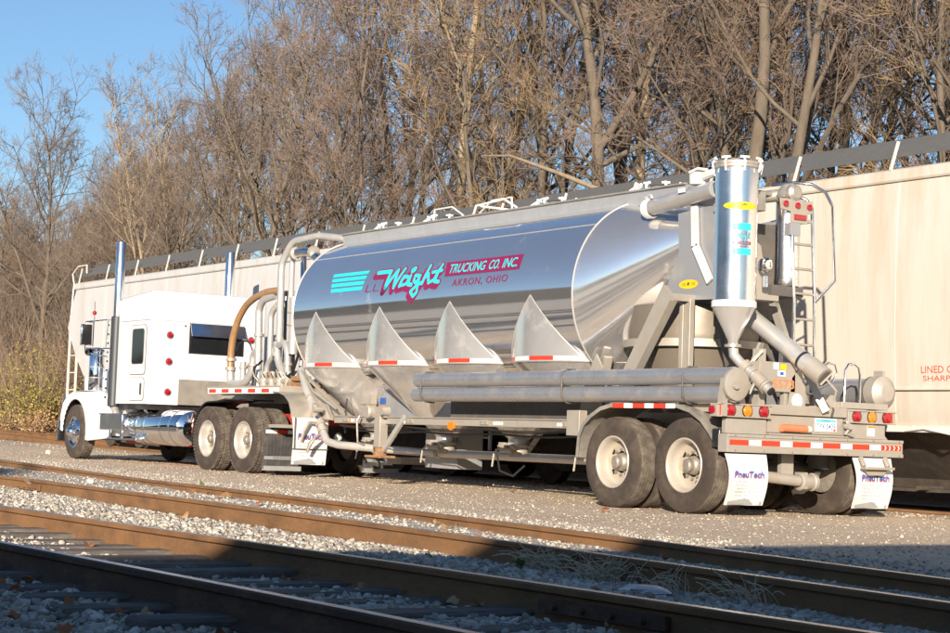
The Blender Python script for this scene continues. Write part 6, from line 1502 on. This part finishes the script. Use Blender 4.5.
# front rows, middle and back of the wood
for n_, ylo, yhi, dm, ks, s0, s1 in ((30, 22.2, 26.0, 1.5, (4, 5, 5, 2, 0), 0.7, 1.05), (28, 25, 33, 2.0, (0, 1, 2, 3, 4, 6, 7), 0.8, 1.1), (27, 32, 48, 2.6, (0, 1, 2, 3, 6, 7), 0.8, 1.05), (9, 47, 75, 3.5, (0, 1, 6, 7), 0.8, 1.0)):
    c = 0; tries = 0
    while c < n_ and tries < 6000:
        tries += 1
        y = rng.uniform(ylo, yhi)
        x = -y / math.tan(rad(rng.uniform(17.5, 52)))
        if not free(x, y, dm): continue
        sc = rng.uniform(s0, s1)
        a = math.degrees(math.atan2(y, -x))
        k = rng.choice(ks)
        if a < 30 and rng.random() < 0.85: k = rng.choice((8, 9, 8, 9, 6))
        # the tree tops sink towards the left, where the wood ends
        el = np.interp(a, [17, 19, 22.2, 23.0, 24.5, 26.6, 29.0], [5.2, 5.8, 6.6, 8.8, 10.6, 12.8, 24.0])
        top = math.hypot(x, y) * math.tan(rad(el)) * rng.uniform(0.88, 1.04) + 0.7 - gz(x, y)
        sc = min(sc, top / (PH[k] * 1.08))
        if sc < 0.28: c += 0.3; continue
        plant(k, x, y, sc); c += 1

# the low dense wood at the left, behind the lone tree
c = 0; tries = 0
while c < 34 and tries < 4000:
    tries += 1
    y = rng.uniform(25, 46); a = rng.uniform(17.6, 24.5); x = -y / math.tan(rad(a))
    if not free(x, y, 1.6): continue
    k = rng.choice((0, 2, 4, 5, 5, 6)); el = np.interp(a, [17, 20, 22.5, 24.5], [6.2, 6.9, 7.4, 9.0])
    top = math.hypot(x, y) * math.tan(rad(el)) * rng.uniform(0.75, 1.05) + 0.7 - gz(x, y)
    plant(k, x, y, max(0.3, top / (PH[k] * 1.08))); c += 1
# understorey: one tangled mass of stems
def brush_mass(name, n, spot, hlo, hhi, mt, seed, stems=16):
    r = np.random.RandomState(seed); V = []; F = []; k = 0
    for i in range(n):
        x, y = spot(r); z = gz(x, y); h0 = r.uniform(hlo, hhi)
        for j in range(stems):
            a = r.uniform(0, 2 * PI); out = r.uniform(0.05, 0.55); h = h0 * r.uniform(0.5, 1.1)
            p = np.array([x + r.normal(0, 0.3), y + r.normal(0, 0.3), z - 0.1])
            d = np.array([math.cos(a) * out, math.sin(a) * out, 1.0]); w = r.uniform(0.006, 0.016)
            pts = [p]
            for s_ in range(3):
                d = d + r.normal(0, 0.22, 3); d /= np.linalg.norm(d); pts.append(pts[-1] + d * h / 3)
            br = [(pts, w)]
            for s_ in range(4):
                q = pts[1 + s_ % 2] + (pts[2 + s_ % 2] - pts[1 + s_ % 2]) * r.uniform(0, 1); dd = d + r.normal(0, 0.55, 3); dd /= np.linalg.norm(dd)
                br.append(([q, q + dd * h * r.uniform(0.2, 0.42)], w * 0.6))
            for pl, ww in br:
                for s_ in range(len(pl) - 1):
                    w0 = ww * (1 - 0.5 * s_ / 3); w1 = ww * (1 - 0.5 * (s_ + 1) / 3)
                    e = r.uniform(0, PI); u = np.array([math.cos(e), math.sin(e), 0]); g = np.array([-math.sin(e), math.cos(e), 0])
                    for o_ in (u, -0.5 * u + 0.87 * g, -0.5 * u - 0.87 * g): V.append(pl[s_] + o_ * w0)
                    for o_ in (u, -0.5 * u + 0.87 * g, -0.5 * u - 0.87 * g): V.append(pl[s_ + 1] + o_ * w1)
                    F += [(k, k + 1, k + 4, k + 3), (k + 1, k + 2, k + 5, k + 4), (k + 2, k, k + 3, k + 5)]; k += 6
    me = bpy.data.meshes.new(name); me.from_pydata([tuple(v) for v in V], [], F); me.materials.append(MAT[mt])
    o = bpy.data.objects.new(name, me); COL.objects.link(o); return tag(o, kind='stuff')
def sp_front(r):
    y = r.uniform(21.4, 25.5); return -y / math.tan(rad(r.uniform(17.5, 52))), y
def sp_mid(r):
    y = r.uniform(25, 40); return -y / math.tan(rad(r.uniform(17.5, 52))), y
brush_mass('undergrowth', 330, sp_front, 1.2, 3.4, 'brush_stem', 5, 14)
brush_mass('undergrowth', 270, sp_mid, 2.0, 5.0, 'twig_grey', 6, 14)
def sp_left(r):
    y = r.uniform(24, 40); return -y / math.tan(rad(r.uniform(17.5, 24))), y
brush_mass('undergrowth', 90, sp_left, 3.0, 6.5, 'brush_stem', 9, 14)

# leafy shrubs on the bank at the left
def shrub(name, x, y, h, w, label, mt, seed, nl=1500):
    r = np.random.RandomState(seed); z = gz(x, y)
    root = thing(name, label, 'shrub', (x, y, z), None)
    g = MB(); V = []; F = []; k = 0
    for j in range(34):
        a = r.uniform(0, 2 * PI); out = r.uniform(0.1, 0.75)
        d = np.array([math.cos(a) * out, math.sin(a) * out, 1.0]); p = np.array([x, y, z - 0.1]) + r.normal(0, 0.15, 3) * np.array([1, 1, 0]); pts = [p]
        for s_ in range(4):
            d = d + r.normal(0, 0.25, 3); d /= np.linalg.norm(d); pts.append(pts[-1] + d * h * r.uniform(0.6, 1.0) / 4)
        g.tube([tuple(q) for q in pts], [0.02, 0.016, 0.012, 0.008, 0.005], 4, False)
        for s_ in range(nl // 34):
            i = r.randint(1, 4); q = pts[i] + (pts[i + 1] - pts[i]) * r.uniform(0, 1) + r.normal(0, 0.16, 3) * w
            s = r.uniform(0.025, 0.055); u = r.normal(size=3); u /= np.linalg.norm(u); v = np.cross(u, r.normal(size=3)); v /= np.linalg.norm(v)
            V += [q - u * s, q + v * s * 0.6, q + u * s, q - v * s * 0.6]; F.append((k, k + 1, k + 2, k + 3)); k += 4
    g.build('stems', 'brush_stem', root, 0)
    m_ = MB(); m_.add(V, F); m_.build('foliage', mt, root, 0)
    return root
shrub('leafy_shrub', -63.5, 21.6, 2.6, 1.6, 'yellow green shrub on the bank left of the tractor, largest of the leafy ones', 'shrub_leaf', 1, 2600)
shrub('leafy_shrub', -58.2, 21.4, 2.2, 1.5, 'yellow green shrub just left of the tractor front and the car ladder', 'shrub_leaf', 2, 2200)
shrub('leafy_shrub', -68.5, 22.2, 2.4, 1.6, 'yellow green shrub at the far left edge of the picture', 'shrub_leaf', 3, 2200)
shrub('leafy_shrub', -53.5, 22.5, 2.0, 1.4, 'yellow green shrub seen through the end ladder of the pale hopper car', 'shrub_leaf', 4, 1800)
shrub('leafy_shrub', -56.0, 20.8, 0.9, 1.3, 'low russet shrub at the foot of the bank beside the tractor bumper', 'tan_leaf', 6, 1300)
shrub('leafy_shrub', -61.0, 22.6, 3.2, 1.6, 'tallest yellow green shrub rising behind the others left of the tractor', 'shrub_leaf', 7, 2400)
shrub('leafy_shrub', -60.5, 20.9, 0.8, 1.2, 'low russet shrub at the foot of the bank in front of the yellow green ones', 'tan_leaf', 5, 1200)

# a pale broken limb leaning over the undergrowth
mb = MB(); mb.tube([(-23.9, 21.6, 4.3), (-24.9, 21.5, 4.55), (-26.0, 21.3, 5.05), (-26.3, 21.3, 5.15), (-28.6, 21.0, 6.0), (-30.6, 21.2, 6.6), (-31.8, 21.3, 6.75)], [0.085, 0.08, 0.07, 0.065, 0.045, 0.03, 0.015], 7)
mb.tube([(-26.2, 21.3, 5.12), (-27.3, 21.0, 4.95), (-28.6, 20.9, 4.2), (-29.2, 20.9, 3.7)], [0.05, 0.04, 0.03, 0.02], 6)
mb.tube([(-26.0, 21.3, 5.05), (-26.5, 21.0, 4.7), (-26.7, 20.9, 4.0)], [0.03, 0.022, 0.015], 5); mb.tube([(-23.9, 21.6, 4.3), (-23.3, 21.7, 3.0), (-23.1, 21.9, 1.2)], [0.085, 0.09, 0.09], 7)
solo(mb, 'fallen_limb', 'bark_pale', 'pale broken limb arching through the brush left of the dust collector', 'fallen branch', smooth=60)

# fallen leaves: each one lies by itself
def leaf_mesh(seed, s):
    r = np.random.RandomState(seed); n = 15
    pts = []
    for i in range(n):
        a = 2 * PI * i / n; rr = s * (0.55 + 0.45 * abs(math.sin(2.5 * a + 0.6))) * r.uniform(0.85, 1.15)
        pts.append((rr * math.cos(a), rr * math.sin(a) * 0.9, 0.30 * s * math.sin(a * 2 + seed) + 0.35 * rr * rr / s * r.uniform(0.6, 1.2)))
    V = [(0, 0, 0.02 * s)] + pts; F = [(0, i + 1, (i + 1) % n + 1) for i in range(n)]
    m_ = MB(); m_.add(V, F); m_.tube([(0, 0, 0.01), (-s * 0.6, -s * 0.3, 0.03), (-s * 1.2, -s * 0.4, 0.05)], 0.003, 4)
    return m_
lm = {}
for k in range(5):
    for mt in ('dry_leaf', 'tan_leaf'):
        lm[(k, mt)] = leaf_mesh(k + 3, 1.0).mesh('fallen_leaf', [MAT[mt]], 0)
def leaf(x, y, s, k, mt, label, group=None, tilt=0.5, z=None):
    o = bpy.data.objects.new('fallen_leaf', lm[(k % 5, mt)]); COL.objects.link(o)
    o.location = (x, y, (float(ground_z(x, y)) + 0.028) if z is None else z); s *= 0.62; o.scale = (s, s, s); tilt *= 0.7; o.rotation_euler = (rng.uniform(-tilt, tilt), rng.uniform(-tilt, tilt), rng.uniform(0, 6.28))
    return tag(o, label, 'leaf', group)
leaf(-14.0, 4.72, 0.10, 0, 'dry_leaf', 'orange brown leaf in the sunlit stone at the left between the two nearest rails')
leaf(-11.4, 4.62, 0.09, 1, 'dry_leaf', 'bright russet leaf beside the rail where the shade begins')
leaf(-18.2, 8.95, 0.12, 2, 'tan_leaf', 'tan leaf lying between the two rusty far rails below the tractor wheels', None, 0.7)
leaf(-12.2, 7.95, 0.11, 3, 'tan_leaf', 'pale orange leaf between the rusty far rails below the tank', None, 0.7)
leaf(-14.6, 6.75, 0.13, 4, 'tan_leaf', 'large tan leaf on sunlit ballast before the second track')
leaf(-27.3, 14.3, 0.11, 0, 'dry_leaf', 'orange leaf on the gravel near the black mud flap')
leaf(-15.2, 11.9, 0.10, 1, 'dry_leaf', 'rust coloured leaf on the gravel just ahead of the trailer wheels')
leaf(-14.6, 17.0, 0.12, 2, 'dry_leaf', 'orange leaf by the rail under the cream hopper car')
for i in range(40):
    x = rng.uniform(-11, -4.6); y = rng.uniform(2.2, 3.3)
    leaf(x, y, rng.uniform(0.05, 0.085), i, rng.choice(('dry_leaf', 'dry_leaf', 'tan_leaf')), 'curled brown leaf in the shaded stone in front of the nearest rail', 'leaves in the shaded foreground', 0.9)
for i in range(10):
    x = rng.uniform(-9, -4.6); leaf(x, rng.choice((rng.uniform(3.55, 3.8), rng.uniform(4.6, 4.85))), rng.uniform(0.05, 0.08), i, 'tan_leaf', 'brown leaf caught against a rail between the shaded ties', 'leaves between the shaded rails', 0.9)
for i in range(22):
    x = rng.uniform(-26, -8); y = float(far2(x)) + rng.uniform(0.12, 0.9) * float(far1(x) - far2(x))
    leaf(x, y, rng.uniform(0.04, 0.08), i, rng.choice(('dry_leaf', 'tan_leaf')), 'small dry leaf among the stones between the rusty far rails', 'leaves between the far rails', 0.9)

# dead grass tufts and weeds by the second track
def tuft(x, y, h, w, n, label, seed, mt='dry_grass', name='dry_grass_tuft'):
    r = np.random.RandomState(seed); z = float(ground_z(x, y)); V = []; F = []; k = 0
    for i in range(n):
        a = r.uniform(0, 2 * PI); p = np.array([x + r.normal(0, w * 0.3), y + r.normal(0, 0.06), z - 0.01]); hh = h * r.uniform(0.45, 1.1)
        lean = np.array([math.cos(a), math.sin(a), 0]) * r.uniform(0.1, 0.8); bend = r.uniform(0.2, 1.3); wd = r.uniform(0.002, 0.0045); side = np.array([-math.sin(a), math.cos(a), 0]) * wd
        pr_ = None
        for s_ in range(6):
            t = s_ / 5; q = p + lean * hh * t + np.array([math.cos(a), math.sin(a), 0]) * bend * hh * t * t * 0.6 + np.array([0, 0, hh * (t - 0.45 * bend * t ** 3)])
            V += [q - side * (1 - 0.7 * t), q + side * (1 - 0.7 * t), q + np.array([0, 0, wd * 1.4])]
            if s_:
                b0 = k - 3
                F += [(b0, b0 + 1, k + 1, k), (b0 + 1, b0 + 2, k + 2, k + 1), (b0 + 2, b0, k, k + 2)]
            k += 3
    m_ = MB(); m_.add(V, F); return solo(m_, name, mt, label, 'grass' if mt == 'dry_grass' else 'weed', None, None, 0, (x, y, z))
tuft(-9.05, 6.62, 0.21, 0.34, 90, 'left tuft of dry grass beside the second track', 1)
tuft(-8.30, 6.50, 0.22, 0.42, 120, 'widest tuft of dry curled grass at the second track, with a small weed before it', 2)
tuft(-6.85, 6.28, 0.20, 0.22, 46, 'rightmost sparse tuft of dry grass in the dark below the rail', 3)
tuft(-7.6, 6.40, 0.17, 0.4, 36, 'low thin strands of dry grass between the two larger tufts at right', 6)
def weed(x, y, s, label, seed):
    r = np.random.RandomState(seed); z = float(ground_z(x, y)); m_ = MB()
    for i in range(9):
        a = r.uniform(0, 6.28); c = np.array([x, y, z + 0.03]); d = np.array([math.cos(a), math.sin(a), r.uniform(0.4, 1.4)]) * s * r.uniform(0.6, 1.1); e = np.array([-math.sin(a), math.cos(a), 0]) * s * 0.32
        m_.add([c, c + d * 0.5 + e, c + d, c + d * 0.5 - e], [(0, 1, 2, 3)])
        m_.tube([tuple(c - np.array([0, 0, .04])), tuple(c + d * 0.3)], 0.003, 3)
    solo(m_, 'weed', 'green_leaf', label, 'weed', None, None, 0, (x, y, z))
weed(-9.0, 6.4, 0.07, 'small green weed below the left tuft of dry grass', 1)
weed(-8.55, 6.75, 0.08, 'round leaved green weed against the rail between two dry tufts', 2)
weed(-20.2, 9.62, 0.09, 'yellow green sprig at the edge of the gravel lot', 3)
weed(-9.4, 2.6, 0.05, 'tiny green weed in the shaded stone at lower left', 4)
weed(-7.7, 6.9, 0.07, 'green sprig by the rail at right of the widest dry tuft', 5)
def rock(x, y, s, mt, name, label, seed, flat=0.7):
    import bmesh
    r = np.random.RandomState(seed); bm = bmesh.new(); bmesh.ops.create_icosphere(bm, subdivisions=2, radius=1)
    for v in bm.verts:
        k = 1 + r.uniform(-0.16, 0.16); v.co = Vector((v.co.x * s * k, v.co.y * s * 0.8 * k, v.co.z * s * flat * k))
    me = bpy.data.meshes.new(name); bm.to_mesh(me); bm.free(); me.materials.append(MAT[mt])
    o = bpy.data.objects.new(name, me); COL.objects.link(o); o.location = (x, y, float(ground_z(x, y)) + s * flat * 0.5); return tag(o, label, 'stone')
rock(-22.4, 9.05, 0.065, 'pale_rock', 'loose_stone', 'large whitish stone lying between the two rusty far rails', 1)
rock(-36.0, 13.6, 0.085, 'pale_rock', 'loose_stone', 'whitish stone on the lot just ahead of the tractor front wheel', 2)
rock(-7.35, 6.02, 0.16, 'galvanised', 'loose_stone', 'flat blue grey stone in the shaded ballast below the widest dry tuft', 4, 0.22)
